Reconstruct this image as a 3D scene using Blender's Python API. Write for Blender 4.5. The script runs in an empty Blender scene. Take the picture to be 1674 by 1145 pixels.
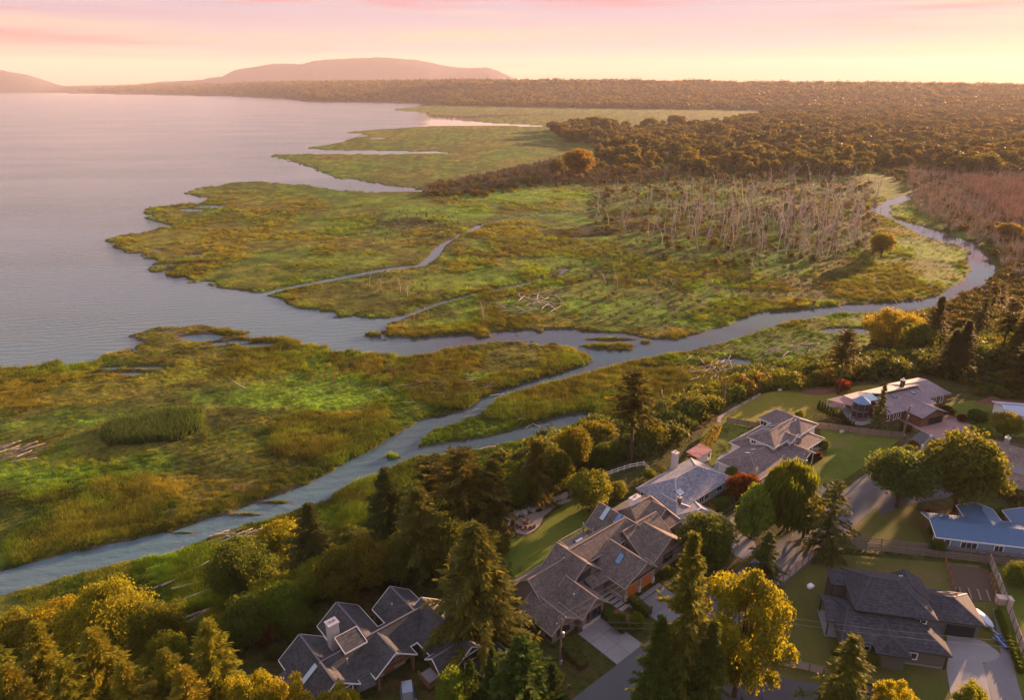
import bpy, math, random
import numpy as np
from mathutils import Vector, Matrix
S = bpy.context.scene
COL = S.collection
R = math.radians
rng = np.random.default_rng(7)
random.seed(7)

# ------------------------------------------------------------------ camera, sky, sun, exposure
HC, FPX = 86.0, 1116.0                       # flying height over the bay, focal length in photo pixels
PITCH = math.atan((572.5 - 138) / FPX)
cam = bpy.data.cameras.new('camera')
cam_ob = bpy.data.objects.new('camera', cam); COL.objects.link(cam_ob)
cam.sensor_width = 36.0; cam.lens = 36.0 * FPX / 1674.0
cam.clip_start = 1.0; cam.clip_end = 60000.0
cam_ob.location = (0, 0, HC); cam_ob.rotation_euler = (math.pi / 2 - PITCH, 0, 0)
S.camera = cam_ob

SUN_AZ, SUN_EL = R(46), R(9.0)               # azimuth measured from +Y towards +X
sun_dir = Vector((math.sin(SUN_AZ) * math.cos(SUN_EL), math.cos(SUN_AZ) * math.cos(SUN_EL), math.sin(SUN_EL)))
sun = bpy.data.lights.new('sun', 'SUN'); sun.energy = 5.0; sun.angle = R(0.5); sun.color = (1.0, 0.54, 0.29)
sun_ob = bpy.data.objects.new('sun', sun); COL.objects.link(sun_ob)
sun_ob.rotation_euler = sun_dir.to_track_quat('Z', 'Y').to_euler()
sun_ob.location = (400, 400, 300)

S.view_settings.view_transform = 'Standard'; S.view_settings.look = 'None'
S.view_settings.gamma = 1.0; S.view_settings.use_curve_mapping = False
S.view_settings.exposure = EXPOSURE = 2.25
S.render.engine = 'CYCLES'
cy = S.cycles
cy.max_bounces = 6; cy.diffuse_bounces = 2; cy.glossy_bounces = 2; cy.transmission_bounces = 3
cy.volume_bounces = 0; cy.transparent_max_bounces = 6; cy.use_denoising = True
try: cy.denoiser = 'OPENIMAGEDENOISE'
except Exception: pass
cy.use_adaptive_sampling = True; cy.adaptive_threshold = 0.006; cy.caustics_reflective = False; cy.caustics_refractive = False

class NT:
    """tiny helper for building node trees"""
    def __init__(s, tree): s.t = tree; tree.nodes.clear()
    def n(s, kind, **kw):
        nd = s.t.nodes.new(kind)
        for k, v in kw.items():
            if k == 'i':
                for kk, vv in v.items():
                    if isinstance(vv, bpy.types.NodeSocket): s.t.links.new(vv, nd.inputs[kk])
                    else: nd.inputs[kk].default_value = vv
            else: setattr(nd, k, v)
        return nd
    def l(s, a, b): s.t.links.new(a, b)
    def math(s, op, a, b=None, c=None, clamp=False):
        nd = s.t.nodes.new('ShaderNodeMath'); nd.operation = op; nd.use_clamp = clamp
        for k, v in enumerate((a, b, c)):
            if v is None: continue
            if isinstance(v, bpy.types.NodeSocket): s.t.links.new(v, nd.inputs[k])
            else: nd.inputs[k].default_value = v
        return nd.outputs[0]
    def ramp(s, fac, stops, interp='LINEAR'):
        nd = s.t.nodes.new('ShaderNodeValToRGB'); cr = nd.color_ramp; cr.interpolation = interp
        while len(cr.elements) > 1: cr.elements.remove(cr.elements[-1])
        cr.elements[0].position = stops[0][0]; cr.elements[0].color = (*stops[0][1], 1)
        for p, c in stops[1:]:
            e = cr.elements.new(p); e.color = (*c, 1)
        s.t.links.new(fac, nd.inputs[0]); return nd.outputs[0]
    def mix(s, fac, a, b, blend='MIX'):
        nd = s.t.nodes.new('ShaderNodeMix'); nd.data_type = 'RGBA'; nd.blend_type = blend
        for k, v in ((0, fac), (6, a), (7, b)):
            if isinstance(v, bpy.types.NodeSocket): s.t.links.new(v, nd.inputs[k])
            elif k == 0: nd.inputs[0].default_value = v
            else: nd.inputs[k].default_value = (*v, 1)
        return nd.outputs[2]
    def noise(s, vec, scale, detail=3, rough=.55, out='Fac', dist=0.0):
        nd = s.t.nodes.new('ShaderNodeTexNoise')
        nd.inputs['Scale'].default_value = scale; nd.inputs['Detail'].default_value = detail
        nd.inputs['Roughness'].default_value = rough; nd.inputs['Distortion'].default_value = dist
        if vec is not None: s.t.links.new(vec, nd.inputs['Vector'])
        return nd.outputs[out]
    def mapping(s, vec, scale=(1, 1, 1), rot=(0, 0, 0), loc=(0, 0, 0)):
        nd = s.t.nodes.new('ShaderNodeMapping')
        nd.inputs['Scale'].default_value = scale; nd.inputs['Rotation'].default_value = rot; nd.inputs['Location'].default_value = loc
        s.t.links.new(vec, nd.inputs['Vector']); return nd.outputs[0]

def srgb(r, g, b):
    f = lambda c: (c / 255 / 12.92) if c / 255 <= .04045 else ((c / 255 + .055) / 1.055) ** 2.4
    return (f(r), f(g), f(b))

world = bpy.data.worlds.new('World'); S.world = world; world.use_nodes = True
w = NT(world.node_tree)
gen = w.n('ShaderNodeTexCoord').outputs['Generated']
sep = w.n('ShaderNodeSeparateXYZ', i={0: gen})
el = w.math('MAXIMUM', sep.outputs[2], 0.0)
sky = w.n('ShaderNodeTexSky', sky_type='NISHITA', sun_disc=False, sun_elevation=SUN_EL, sun_rotation=SUN_AZ, altitude=50, air_density=1.0, dust_density=0.4, ozone_density=1.0)
# evening cloud deck: warm at the horizon, lavender above, creamier towards the sun
shift = w.math('MULTIPLY', w.math('SUBTRACT', w.noise(w.mapping(gen, (2.2, 2.2, 26)), 1.0, 4, .6), .5), .06)
el2 = w.math('MAXIMUM', w.math('ADD', el, shift), 0.0)
rt = w.math('POWER', el2, .5)
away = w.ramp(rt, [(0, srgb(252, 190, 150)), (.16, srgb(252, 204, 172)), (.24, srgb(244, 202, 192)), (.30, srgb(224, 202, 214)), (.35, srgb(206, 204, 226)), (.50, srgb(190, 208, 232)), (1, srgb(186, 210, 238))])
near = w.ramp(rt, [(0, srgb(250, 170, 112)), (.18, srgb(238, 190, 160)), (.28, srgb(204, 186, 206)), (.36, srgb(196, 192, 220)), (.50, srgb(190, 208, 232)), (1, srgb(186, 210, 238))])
dotn = w.n('ShaderNodeVectorMath', operation='DOT_PRODUCT', i={0: gen, 1: tuple(sun_dir)})
toward = w.n('ShaderNodeMapRange', interpolation_type='SMOOTHSTEP', i={0: dotn.outputs['Value'], 1: .45, 2: 1.0}).outputs[0]
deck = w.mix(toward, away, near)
streak = w.noise(w.mapping(gen, (1.5, 1.5, 34), loc=(3.1, .7, 0)), 1.6, 5, .55)
streak = w.n('ShaderNodeMapRange', interpolation_type='SMOOTHSTEP', i={0: streak, 1: .47, 2: .62}).outputs[0]
band = w.n('ShaderNodeMapRange', interpolation_type='SMOOTHSTEP', i={0: el, 1: .018, 2: .05}).outputs[0]
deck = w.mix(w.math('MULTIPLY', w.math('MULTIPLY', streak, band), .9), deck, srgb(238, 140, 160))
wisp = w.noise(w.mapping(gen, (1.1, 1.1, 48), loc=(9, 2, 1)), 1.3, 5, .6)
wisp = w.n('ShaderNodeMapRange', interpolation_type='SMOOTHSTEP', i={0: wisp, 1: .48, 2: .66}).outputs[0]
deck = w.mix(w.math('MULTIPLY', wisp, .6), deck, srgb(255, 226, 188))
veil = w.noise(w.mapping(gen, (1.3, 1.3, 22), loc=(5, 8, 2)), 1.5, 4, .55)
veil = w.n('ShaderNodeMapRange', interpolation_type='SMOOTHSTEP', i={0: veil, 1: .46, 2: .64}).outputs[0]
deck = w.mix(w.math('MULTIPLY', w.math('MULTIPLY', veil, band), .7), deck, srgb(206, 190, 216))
bg1 = w.n('ShaderNodeBackground', i={0: sky.outputs[0], 1: 0.05})
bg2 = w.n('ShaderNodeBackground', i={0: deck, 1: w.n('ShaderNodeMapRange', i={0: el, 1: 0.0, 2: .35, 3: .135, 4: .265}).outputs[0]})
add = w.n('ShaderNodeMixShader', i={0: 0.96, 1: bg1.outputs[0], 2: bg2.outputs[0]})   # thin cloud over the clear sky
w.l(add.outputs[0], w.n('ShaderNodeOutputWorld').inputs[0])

# ------------------------------------------------------------------ small helpers
CP, SP = math.cos(PITCH), math.sin(PITCH)
def G(u, v, z=0.0):
    """ground point (at height z) that was surveyed from the photograph"""
    dx, dy = (u - 837) / FPX, (572.5 - v) / FPX
    t = (z - HC) / (-SP + dy * CP)
    return (t * dx, t * (CP + dy * SP))
def link(o): COL.objects.link(o); return o
def tag(o, label=None, cat=None, group=None, kind=None):
    if label: o['label'] = label
    if cat: o['category'] = cat
    if group: o['group'] = group
    if kind: o['kind'] = kind
    return o
def empty(name, loc=(0, 0, 0), rz=0.0):
    o = bpy.data.objects.new(name, None); o.location = loc; o.rotation_euler = (0, 0, rz); o.empty_display_size = .5
    return link(o)
def obj(name, mesh, parent=None, loc=(0, 0, 0), rz=0.0):
    o = bpy.data.objects.new(name, mesh); link(o); o.location = loc; o.rotation_euler = (0, 0, rz)
    if parent is not None: o.parent = parent
    return o
def npmesh(name, V, F, mat, smooth=False):
    """mesh from numpy arrays; F is (n,3) or (n,4)"""
    V = np.asarray(V, np.float32); F = np.asarray(F, np.int32)
    me = bpy.data.meshes.new(name); k = F.shape[1]
    me.vertices.add(len(V)); me.vertices.foreach_set('co', V.ravel())
    me.loops.add(F.size); me.loops.foreach_set('vertex_index', F.ravel())
    me.polygons.add(len(F)); me.polygons.foreach_set('loop_start', np.arange(0, F.size, k, dtype=np.int32))
    me.polygons.foreach_set('loop_total', np.full(len(F), k, np.int32))
    if smooth: me.polygons.foreach_set('use_smooth', np.ones(len(F), bool))
    me.update(calc_edges=True); me.validate()
    if mat: me.materials.append(mat)
    return me

def _h(ix, iy, seed):
    n = (ix.astype(np.int64) * 374761393 + iy.astype(np.int64) * 668265263 + seed * 974634777) & 0x7fffffff
    n = ((n ^ (n >> 13)) * 1274126177) & 0x7fffffff
    return ((n ^ (n >> 16)) & 0xffff) / 65535.0
def vnoise(x, y, sc, seed=0):
    x = np.asarray(x, float) / sc; y = np.asarray(y, float) / sc
    ix, iy = np.floor(x), np.floor(y); fx, fy = x - ix, y - iy
    fx, fy = fx * fx * (3 - 2 * fx), fy * fy * (3 - 2 * fy)
    a, b, c, d = _h(ix, iy, seed), _h(ix + 1, iy, seed), _h(ix, iy + 1, seed), _h(ix + 1, iy + 1, seed)
    return a + (b - a) * fx + (c - a) * fy + (a - b - c + d) * fx * fy
def fbm(x, y, sc, octv=4, seed=0):
    s = 0; amp = .5; tot = 0
    for k in range(octv):
        s = s + amp * vnoise(x, y, sc / 2 ** k, seed + 17 * k); tot += amp; amp *= .55
    return s / tot
def sstep(x, a, b):
    t = np.clip((x - a) / (b - a), 0, 1); return t * t * (3 - 2 * t)
def inpoly(X, Y, P):
    r = np.zeros(X.shape, bool); n = len(P)
    for k in range(n):
        (x0, y0), (x1, y1) = P[k], P[(k + 1) % n]
        if y0 == y1: continue
        c = (y0 > Y) != (y1 > Y)
        r ^= c & (X < (x1 - x0) * (Y - y0) / (y1 - y0) + x0)
    return r
def dpoly(X, Y, P, closed=False):
    d = np.full(X.shape, 1e18); n = len(P)
    for k in range(n if closed else n - 1):
        (x0, y0), (x1, y1) = P[k], P[(k + 1) % n]
        ex, ey = x1 - x0, y1 - y0; L = ex * ex + ey * ey + 1e-9
        t = np.clip(((X - x0) * ex + (Y - y0) * ey) / L, 0, 1)
        d = np.minimum(d, (X - x0 - t * ex) ** 2 + (Y - y0 - t * ey) ** 2)
    return np.sqrt(d)
def sdpoly(X, Y, P):
    d = dpoly(X, Y, P, True); return np.where(inpoly(X, Y, P), -d, d)   # negative inside

# ------------------------------------------------------------------ materials
def material(name, build):
    m = bpy.data.materials.new(name); m.use_nodes = True
    t = NT(m.node_tree); sh = build(t)
    t.l(sh, t.n('ShaderNodeOutputMaterial').inputs[0]); return m
def pbsdf(t, col, rough=.8, metal=0.0, spec=.3, normal=None, **kw):
    b = t.n('ShaderNodeBsdfPrincipled')
    def st(k, v):
        if isinstance(v, bpy.types.NodeSocket): t.l(v, b.inputs[k])
        elif k == 'Base Color': b.inputs[k].default_value = (*v, 1)
        else: b.inputs[k].default_value = v
    st('Base Color', col); st('Roughness', rough); st('Metallic', metal); st('Specular IOR Level', spec)
    if normal is not None: t.l(normal, b.inputs['Normal'])
    for k, v in kw.items(): st(k, v)
    return b.outputs[0]
def bump(t, height, strength=.3, dist=.05):
    b = t.n('ShaderNodeBump', i={'Height': height, 'Strength': strength, 'Distance': dist}); return b.outputs[0]
def plain(name, col, rough=.7, metal=0.0, var=.15, scale=1.5, spec=.3):
    def f(t):
        oc = t.n('ShaderNodeTexCoord').outputs['Object']
        a = t.noise(oc, scale, 4); b = t.noise(oc, scale * 9, 2)
        f_ = t.math('MULTIPLY_ADD', t.math('ADD', a, b), var, 1 - var)
        c = t.n('ShaderNodeVectorMath', operation='SCALE', i={0: col, 3: f_}).outputs[0]
        return pbsdf(t, c, rough, metal, spec)
    return material(name, f)
# ------------------------------------------------------------------ terrain: bay, marsh, bluff, far ridge
PZ = 13.95                                   # height of the bluff top
def GP(pts, z=0.0): return [G(u, v, z) for u, v in pts]
BAY = GP([(-260,150.5),(0,150),(150,152),(250,154),(380,156.5),(470,161),(500,166),(620,167),(722,169),(690,173),(640,178),(648,181),(700,184),(690,187),(745,190),(800,187.5),(905,187),(800,191),(736,196),(800,201),(885,206),(780,204.5),(690,206.5),(600,212),(556,217),(600,219),(570,227),(535,236),(496,242),(540,246),(640,247),(744,250),(640,251.5),(540,251),(452,252),(442,256),(470,263),(505,272),(520,280),(545,290),(592,298),(648,306),(690,311),(640,314),(590,312),(545,306),(480,301),(420,296),(372,299),(322,306),(300,317),(340,326),(312,333),(250,339),(230,346),(242,356),(272,370),(205,381),(166,390),(158,396),(190,411),(226,428),(255,445),(290,456),(330,467),(385,475),(425,482),(452,489),(470,500),(512,515),(560,524),(622,521),(660,519),(612,536),(586,545),(604,553),(650,560),(700,560),(760,555),(800,552),(850,548),(900,547),(960,547),(960,572),(940,568),(905,559),(860,558),(800,561),(760,568),(700,576),(640,579),(600,578),(560,572),(520,566),(470,551),(400,541),(330,531),(250,538),(215,550),(240,561),(200,576),(130,590),(60,593),(-260,600)])
RIVER = GP([(900,547),(960,546),(1020,549),(1072,558),(1110,558),(1142,549),(1180,539),(1210,525),(1247,514),(1300,509),(1380,500),(1440,497),(1497,494),(1540,481),(1575,462),(1590,445),(1593,426),(1586,409),(1558,398),(1510,384),(1468,366),(1440,351),(1431,340),(1450,331),(1478,322),(1482,325),(1455,336),(1441,344),(1462,354),(1502,371),(1562,389),(1602,404),(1616,424),(1621,446),(1602,467),(1572,486),(1532,502),(1490,507),(1440,509),(1370,513),(1300,523),(1250,534),(1200,551),(1150,566),(1100,576),(1060,584),(1010,594),(980,603),(960,600),(976,590),(965,580),(940,568),(905,559)])
SIDE = GP([(976,590),(960,599),(930,611),(880,625),(830,639),(798,652),(778,667),(740,682),(700,690),(660,709),(620,734),(562,762),(505,794),(440,815),(355,847),(285,867),(205,886),(105,907),(0,938),(-200,995),(-200,1030),(0,974),(60,958),(130,938),(200,920),(280,905),(330,886),(380,867),(430,851),(480,836),(540,816),(580,792),(625,774),(690,745),(676,732),(684,716),(704,700),(742,690),(790,669),(802,655),(840,641),(900,624),(960,609),(1000,597)])
ARM = [(-1,694,741,3.2),(0,740,733,2.6),(0,800,723,2.2),(0,850,711,2.4),(0,900,695,3.0),(0,935,685,3.2),(1,958,681,1.0)]
CREEKS = [  # (points, half width in metres)
    ([(430,482),(470,472),(520,462),(580,451),(640,440),(690,434),(708,420),(722,402),(745,388),(770,378),(784,369)], 2.2),
    ([(784,369),(830,358),(880,352),(960,345)], 1.0),
    ([(660,519),(700,503),(740,490),(800,478),(850,467),(912,449),(926,440)], 1.2),
    ([(690,311),(740,312),(790,303),(840,293),(880,287)], 3.5),
    ([(244,435),(300,433),(350,431),(382,426)], 1.0),
    ([(1478,322),(1500,312),(1530,300)], 1.5),
]
PONDS = [(1205,592,5.0,2.2),(1384,542,9,3.2),(1566,366,5,5),(310,344,9,5),(345,338,12,5),(700,312,12,6),(255,410,3,2),(320,418,3,2),(1500,522,7,4),(360,563,2.5,1.6),(330,553,7,3.2),(390,560,4,2),(420,566,5,2.2),(180,603,3,1.2),(210,612,5,1.2),(240,602,4,1.0),(1067,603,3,1.2),(590,222,22,10),(620,226,16,8)]
ISLES = [(1000,555,10.5,2.0),(992,566,10,2.6),(1056,560,2.2,1.6),(1016,572,5,1.0),(446,822,5,.8),(392,842,6,.7),(300,872,4,.5),(642,748,3,.8)]
BARS = [(830,520,0,0)]
TOE = GP([(-400,1230),(-100,1140),(100,1085),(270,1042),(390,1002),(440,965),(500,912),(600,850),(700,800),(800,755),(860,738),(960,702),(1040,680),(1110,652),(1180,618),(1260,605),(1330,592),(1420,570),(1500,552),(1600,525),(1674,495),(1800,470),(2100,440)], .7)
EDGE = GP([(-300,1420),(0,1300),(180,1180),(320,1110),(430,1055),(520,995),(610,965),(700,930),(780,880),(850,836),(935,800),(1000,772),(1060,757),(1120,730),(1150,700),(1180,675),(1235,648),(1310,640),(1390,632),(1470,622),(1560,612),(1674,602),(1850,585),(2200,560)], PZ)
PLATEAU = EDGE + [(900, 300), (900, -300), (-300, -300)]
UPLAND = TOE + [(1400, 380), (1400, -300), (-400, -300), (-400, 0)]

def bluff(X, Y):
    up = inpoly(X, Y, UPLAND); top = inpoly(X, Y, PLATEAU)
    a, b = dpoly(X, Y, TOE), dpoly(X, Y, EDGE)
    t = a / (a + b + 1e-6); t = t * t * (3 - 2 * t)
    return np.where(top, 1.0, np.where(up, t, 0.0))
def watersd(X, Y):
    """signed distance to open water, negative in the water"""
    r = np.hypot(X, Y)
    wob = (fbm(X, Y, 14, 3, 3) - .5) * 5.0 * sstep(r, 60, 400) + (fbm(X, Y, 3.2, 2, 5) - .5) * 1.6
    wob = wob + (fbm(X, Y, 34, 3, 29) - .5) * 13 * sstep(r, 180, 480)
    wob = wob + (fbm(X, Y, 90, 3, 31) - .5) * 26 * sstep(r, 700, 1600)
    d = np.minimum(sdpoly(X, Y, BAY), np.minimum(sdpoly(X, Y, RIVER), sdpoly(X, Y, SIDE)) - 1.5 * sstep(Y, 130, 170))
    big = d + wob * np.where(d > -60, 1, .3)
    db = sdpoly(X, Y, BAY) + wob      # pools and nicks along the open shore
    nick = 11 * sstep(fbm(X, Y, 10, 3, 37), .50, .66) * np.exp(-np.maximum(db, 0) / 11) * sstep(r, 170, 260)
    big = np.where((big > 0) & (db < 60), np.minimum(big, db - nick), big)
    pts = GP([(p[1], p[2]) for p in ARM]); wd = [p[3] for p in ARM]
    for k in range(len(pts) - 1):
        big = np.minimum(big, dpoly(X, Y, pts[k:k + 2]) - (wd[k] + wd[k + 1]) / 2 + wob * .35)
    for pl, hw in CREEKS:
        big = np.minimum(big, dpoly(X, Y, GP(pl)) - hw + wob * .3 * min(1, hw / 2))
    for u, v, a, b in PONDS:
        cx, cy_ = G(u, v); big = np.minimum(big, (np.hypot((X - cx) / a, (Y - cy_) / b) - 1) * b + wob * .5)
    for u, v, a, b in ISLES:
        cx, cy_ = G(u, v); big = np.maximum(big, -((np.hypot((X - cx) / a, (Y - cy_) / b) - 1) * b + wob * .2))
    return big
# skyline of the wooded country far behind: photo x -> y of its top and of its foot
RIDGE_U = [-400, 0, 60, 150, 330, 480, 620, 740, 860, 1000, 1150, 1300, 1450, 1600, 1674, 2000]
RIDGE_T = [150, 143.5, 141, 138.5, 138.5, 137.5, 136.5, 136, 138, 138.5, 139.5, 142, 142.5, 146, 149, 152]
RIDGE_F = [151.5, 150.2, 151, 152, 156, 163, 166, 170, 172, 174, 176, 178, 180, 182, 184, 186]
def far_height(X, Y):
    r = np.hypot(X, Y)
    u = 837 + FPX * X / (Y * CP + HC * SP + 1e-6)
    u = np.where(Y > 50, u, np.where(X > 0, 2000, -400))
    vf, vt = np.interp(u, RIDGE_U, RIDGE_F), np.interp(u, RIDGE_U, RIDGE_T)
    dep = np.maximum(Y, 1.0)
    yf = HC * FPX / np.maximum(vf - 138, 1) / CP * .93          # distance of the foot
    yr = np.minimum(yf * 1.55, 11500.0)
    kk = (572.5 - vt) / FPX; top = (kk * yr * CP - yr * SP) / (CP + kk * SP) + HC - 9
    top = top + (fbm(X, Y, 700, 3, 61) - .5) * 16 + (fbm(X, Y, 90, 2, 63) - .5) * 8
    h = top * sstep(dep, yf, yr)
    return np.maximum(h, 0) * (Y > 50)
def height(X, Y, full=False):
    X = np.asarray(X, float); Y = np.asarray(Y, float)
    sd = watersd(X, Y); bl = bluff(X, Y); r = np.hypot(X, Y)
    n = fbm(X, Y, 9, 3, 11); n2 = fbm(X, Y, 1.7, 2, 19); n3 = fbm(X, Y, 60, 3, 23)
    marsh = .25 + .45 * n3 + .6 * (n - .4) * sstep(sd, 1, 9) + .35 * (n2 - .5)
    z = np.where(sd > 0, np.maximum(.12, np.minimum(marsh, .1 + sd * .35)) * sstep(sd, 0, .5) + .02, -np.minimum(.1 - sd * .25, 1.2))
    far = far_height(X, Y) * sstep(sd, 0, 60)
    z = z + far
    slope_n = (fbm(X, Y, 12, 3, 41) - .5) * 2.2 * (4 * bl * (1 - bl))
    z = z * (1 - bl) + PZ * bl + slope_n
    z = np.where(bl >= .9995, PZ, z)
    return (z, sd, bl) if full else z
def hz(x, y): return float(height(np.array([x]), np.array([y]))[0])

# the ground: one sheet out to the horizon, finer where it is near
ang = np.concatenate([np.linspace(-100, -43, 20)[:-1], np.linspace(-43, 43, 720), np.linspace(43, 100, 20)[1:]])
vv = np.linspace(1330, 149.5, 820)
rad = np.array([math.hypot(*G(837, v)) for v in vv]); rad = np.concatenate([[8, 20, 35, 45], rad[rad > 50], np.geomspace(8600, 15500, 12)])
AA, RR = np.meshgrid(np.radians(ang), rad)
TX, TY = RR * np.sin(AA), RR * np.cos(AA)
TZ, TSD, TBL = height(TX, TY, True)
na, nr = len(ang), len(rad)
idx = np.arange(na * nr).reshape(nr, na)
TF = np.stack([idx[:-1, :-1], idx[:-1, 1:], idx[1:, 1:], idx[1:, :-1]], -1).reshape(-1, 4)

def px_of(X, Y, Z=0):
    dep = Y * CP - (Z - HC) * SP
    return 837 + FPX * X / dep, 572.5 - FPX * (Y * SP + (Z - HC) * CP) / dep
def blob(X, Y, u, v, ru, rv):
    cx, cy_ = G(u, v); ax = abs(G(u + ru, v)[0] - cx); ay = abs(G(u, v - rv)[1] - G(u, v + rv)[1]) / 2
    q = np.hypot((X - cx) / ax, (Y - cy_) / ay) + (fbm(X, Y, min(ax, ay) * .7, 3, 77) - .5) * 1.1
    return 1 - sstep(q, .7, 1.1)
C_BRIGHT, C_GREEN, C_OLIVE = np.array((.088, .168, .012)), np.array((.052, .096, .012)), np.array((.064, .078, .014))
C_GOLD, C_DARK, C_MUD, C_BROWN = np.array((.135, .118, .018)), np.array((.028, .034, .010)), np.array((.115, .092, .078)), np.array((.095, .062, .030))
GOLD_SPOTS = [(120,640,150,40,.8),(330,610,160,30,.7),(150,730,110,45,.7),(250,400,120,35,.5),(400,390,160,30,.6),(560,420,120,30,.35),(520,480,60,20,.5),(870,575,90,12,.5),(740,600,60,15,.7),(440,730,120,25,.55),(300,800,150,22,.8),(560,690,90,18,.4),(880,650,60,14,.5),(1010,630,60,16,.55),(1000,240,60,10,.4),(620,220,70,7,.7),(560,260,90,6,.5),(780,205,60,5,.7),(1430,480,90,14,.4),(1330,530,90,10,.5),(1500,440,60,20,.4)]
BRIGHT_SPOTS = [(70,770,130,45,.9),(480,640,120,35,.8),(560,640,80,30,.7),(420,720,110,22,.5),(330,930,110,35,.9),(330,980,70,25,.9),(600,420,70,14,.5),(720,350,90,18,.6),(850,320,120,12,.8),(900,430,90,22,.5),(760,460,90,18,.6),(930,500,120,16,.7),(1100,400,90,22,.5),(1250,430,90,22,.5),(1080,520,60,14,.5),(1500,350,60,14,.6),(1520,410,60,20,.6),(1200,320,70,20,.5),(960,260,70,6,.8),(640,330,70,12,.4),(560,850,70,20,.8),(740,530,80,12,.6),(1190,500,90,15,.5),(1130,590,60,10,.6)]
DARK_SPOTS = [(660,365,50,8,.9),(960,382,70,8,1.),(1060,375,40,6,.8),(250,690,55,22,.4),(1060,350,120,5,.6),(840,420,70,6,.4),(760,640,110,12,.3),(1390,470,60,9,.35),(330,860,120,12,.4)]
def marsh_colour(X, Y, sd):
    n1, n2, n3 = fbm(X, Y, 55, 4, 101), fbm(X, Y, 18, 4, 103), fbm(X, Y, 5, 3, 107)
    r = np.hypot(X, Y)
    c = C_OLIVE + (C_GREEN - C_OLIVE) * sstep(n1 + .35 * (n2 - .5), .40, .58)[..., None]
    c = c + (C_BRIGHT - c) * (sstep(n2 + .4 * (n3 - .5), .52, .68) * .55)[..., None]
    c = c + (C_GOLD - c) * (sstep(fbm(X, Y, 30, 4, 109) + .3 * (n3 - .5), .55, .68) * .5)[..., None]
    for u, v, ru, rv, k in BRIGHT_SPOTS: c = c + (C_BRIGHT * 1.1 - c) * (blob(X, Y, u, v, ru, rv) * k * .9)[..., None]
    for u, v, ru, rv, k in GOLD_SPOTS: c = c + (C_GOLD - c) * (blob(X, Y, u, v, ru, rv) * k * .75 * np.clip(.25 + 1.3 * n2 * (.5 + n3), 0, 1))[..., None]
    for u, v, ru, rv, k in DARK_SPOTS: c = c + (C_DARK * .9 - c) * (blob(X, Y, u, v, ru, rv) * k)[..., None]
    c = c + (C_DARK - c) * ((1 - sstep(sd, .8, 2.6)) * .55)[..., None]      # wet bank
    c = c * np.clip(.32 + 1.30 * n3, .42, 1.5)[..., None]
    return c
MU, MV = px_of(TX, np.maximum(TY, 1))
tc = marsh_colour(TX, TY, TSD)
mudz = np.maximum.reduce([blob(TX, TY, 300, 552, 120, 14), blob(TX, TY, 20, 745, 60, 14) , blob(TX, TY, 100, 590, 150, 5) , blob(TX, TY, 330, 850, 120, 16) * .9, blob(TX, TY, 430, 808, 100, 16) * .9, blob(TX, TY, 150, 893, 90, 10) * .7, blob(TX, TY, 640, 525, 30, 5)]) * sstep(fbm(TX, TY, 6, 3, 201), .42, .6)
tc = tc + (C_MUD - tc) * np.clip(mudz, 0, 1)[..., None]
tc = np.where((TSD < .2)[..., None], C_MUD * .8, tc)
wood = np.clip(sstep(far_height(TX, TY), .5, 6), 0, 1)
tc = tc + (np.array((.040, .034, .014)) - tc) * wood[..., None]
tc = tc + (np.array((.040, .045, .014)) * (.7 + .6 * fbm(TX, TY, 4, 3, 203))[..., None] - tc) * sstep(TBL, .05, .3)[..., None]
dry = fbm(TX, TY, 6, 4, 207)
top = np.array((.050, .058, .013)) + (np.array((.115, .080, .030)) - np.array((.050, .058, .013))) * sstep(dry, .5, .68)[..., None] * .7
tc = tc + (top - tc) * sstep(TBL, .93, 1.0)[..., None]
def ground_shader(t):
    at = t.n('ShaderNodeAttribute', attribute_name='tint').outputs['Color']
    gp = t.n('ShaderNodeNewGeometry').outputs['Position']
    n1 = t.noise(gp, .9, 5, .65); n2 = t.noise(gp, .12, 4, .6); n3 = t.noise(gp, 3.2, 3, .6)
    f = t.math('MULTIPLY', t.math('MULTIPLY_ADD', n1, 1.7, .15), t.math('MULTIPLY_ADD', n2, .9, .55))
    f = t.math('MULTIPLY', f, t.math('MULTIPLY_ADD', n3, 1.0, .5))
    c = t.n('ShaderNodeVectorMath', operation='SCALE', i={0: at, 3: f}).outputs[0]
    return pbsdf(t, c, .95, 0, .1, bump(t, t.math('ADD', n1, n3), .9, .5))
M_GROUND = material('marsh_ground', ground_shader)
gm = npmesh('ground', np.stack([TX, TY, TZ], -1).reshape(-1, 3), TF, M_GROUND, True)
ca = gm.color_attributes.new('tint', 'FLOAT_COLOR', 'POINT')
ca.data.foreach_set('color', np.concatenate([tc.reshape(-1, 3), np.ones((na * nr, 1))], 1).astype(np.float32).ravel())
tag(obj('ground', gm), kind='structure')

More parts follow.
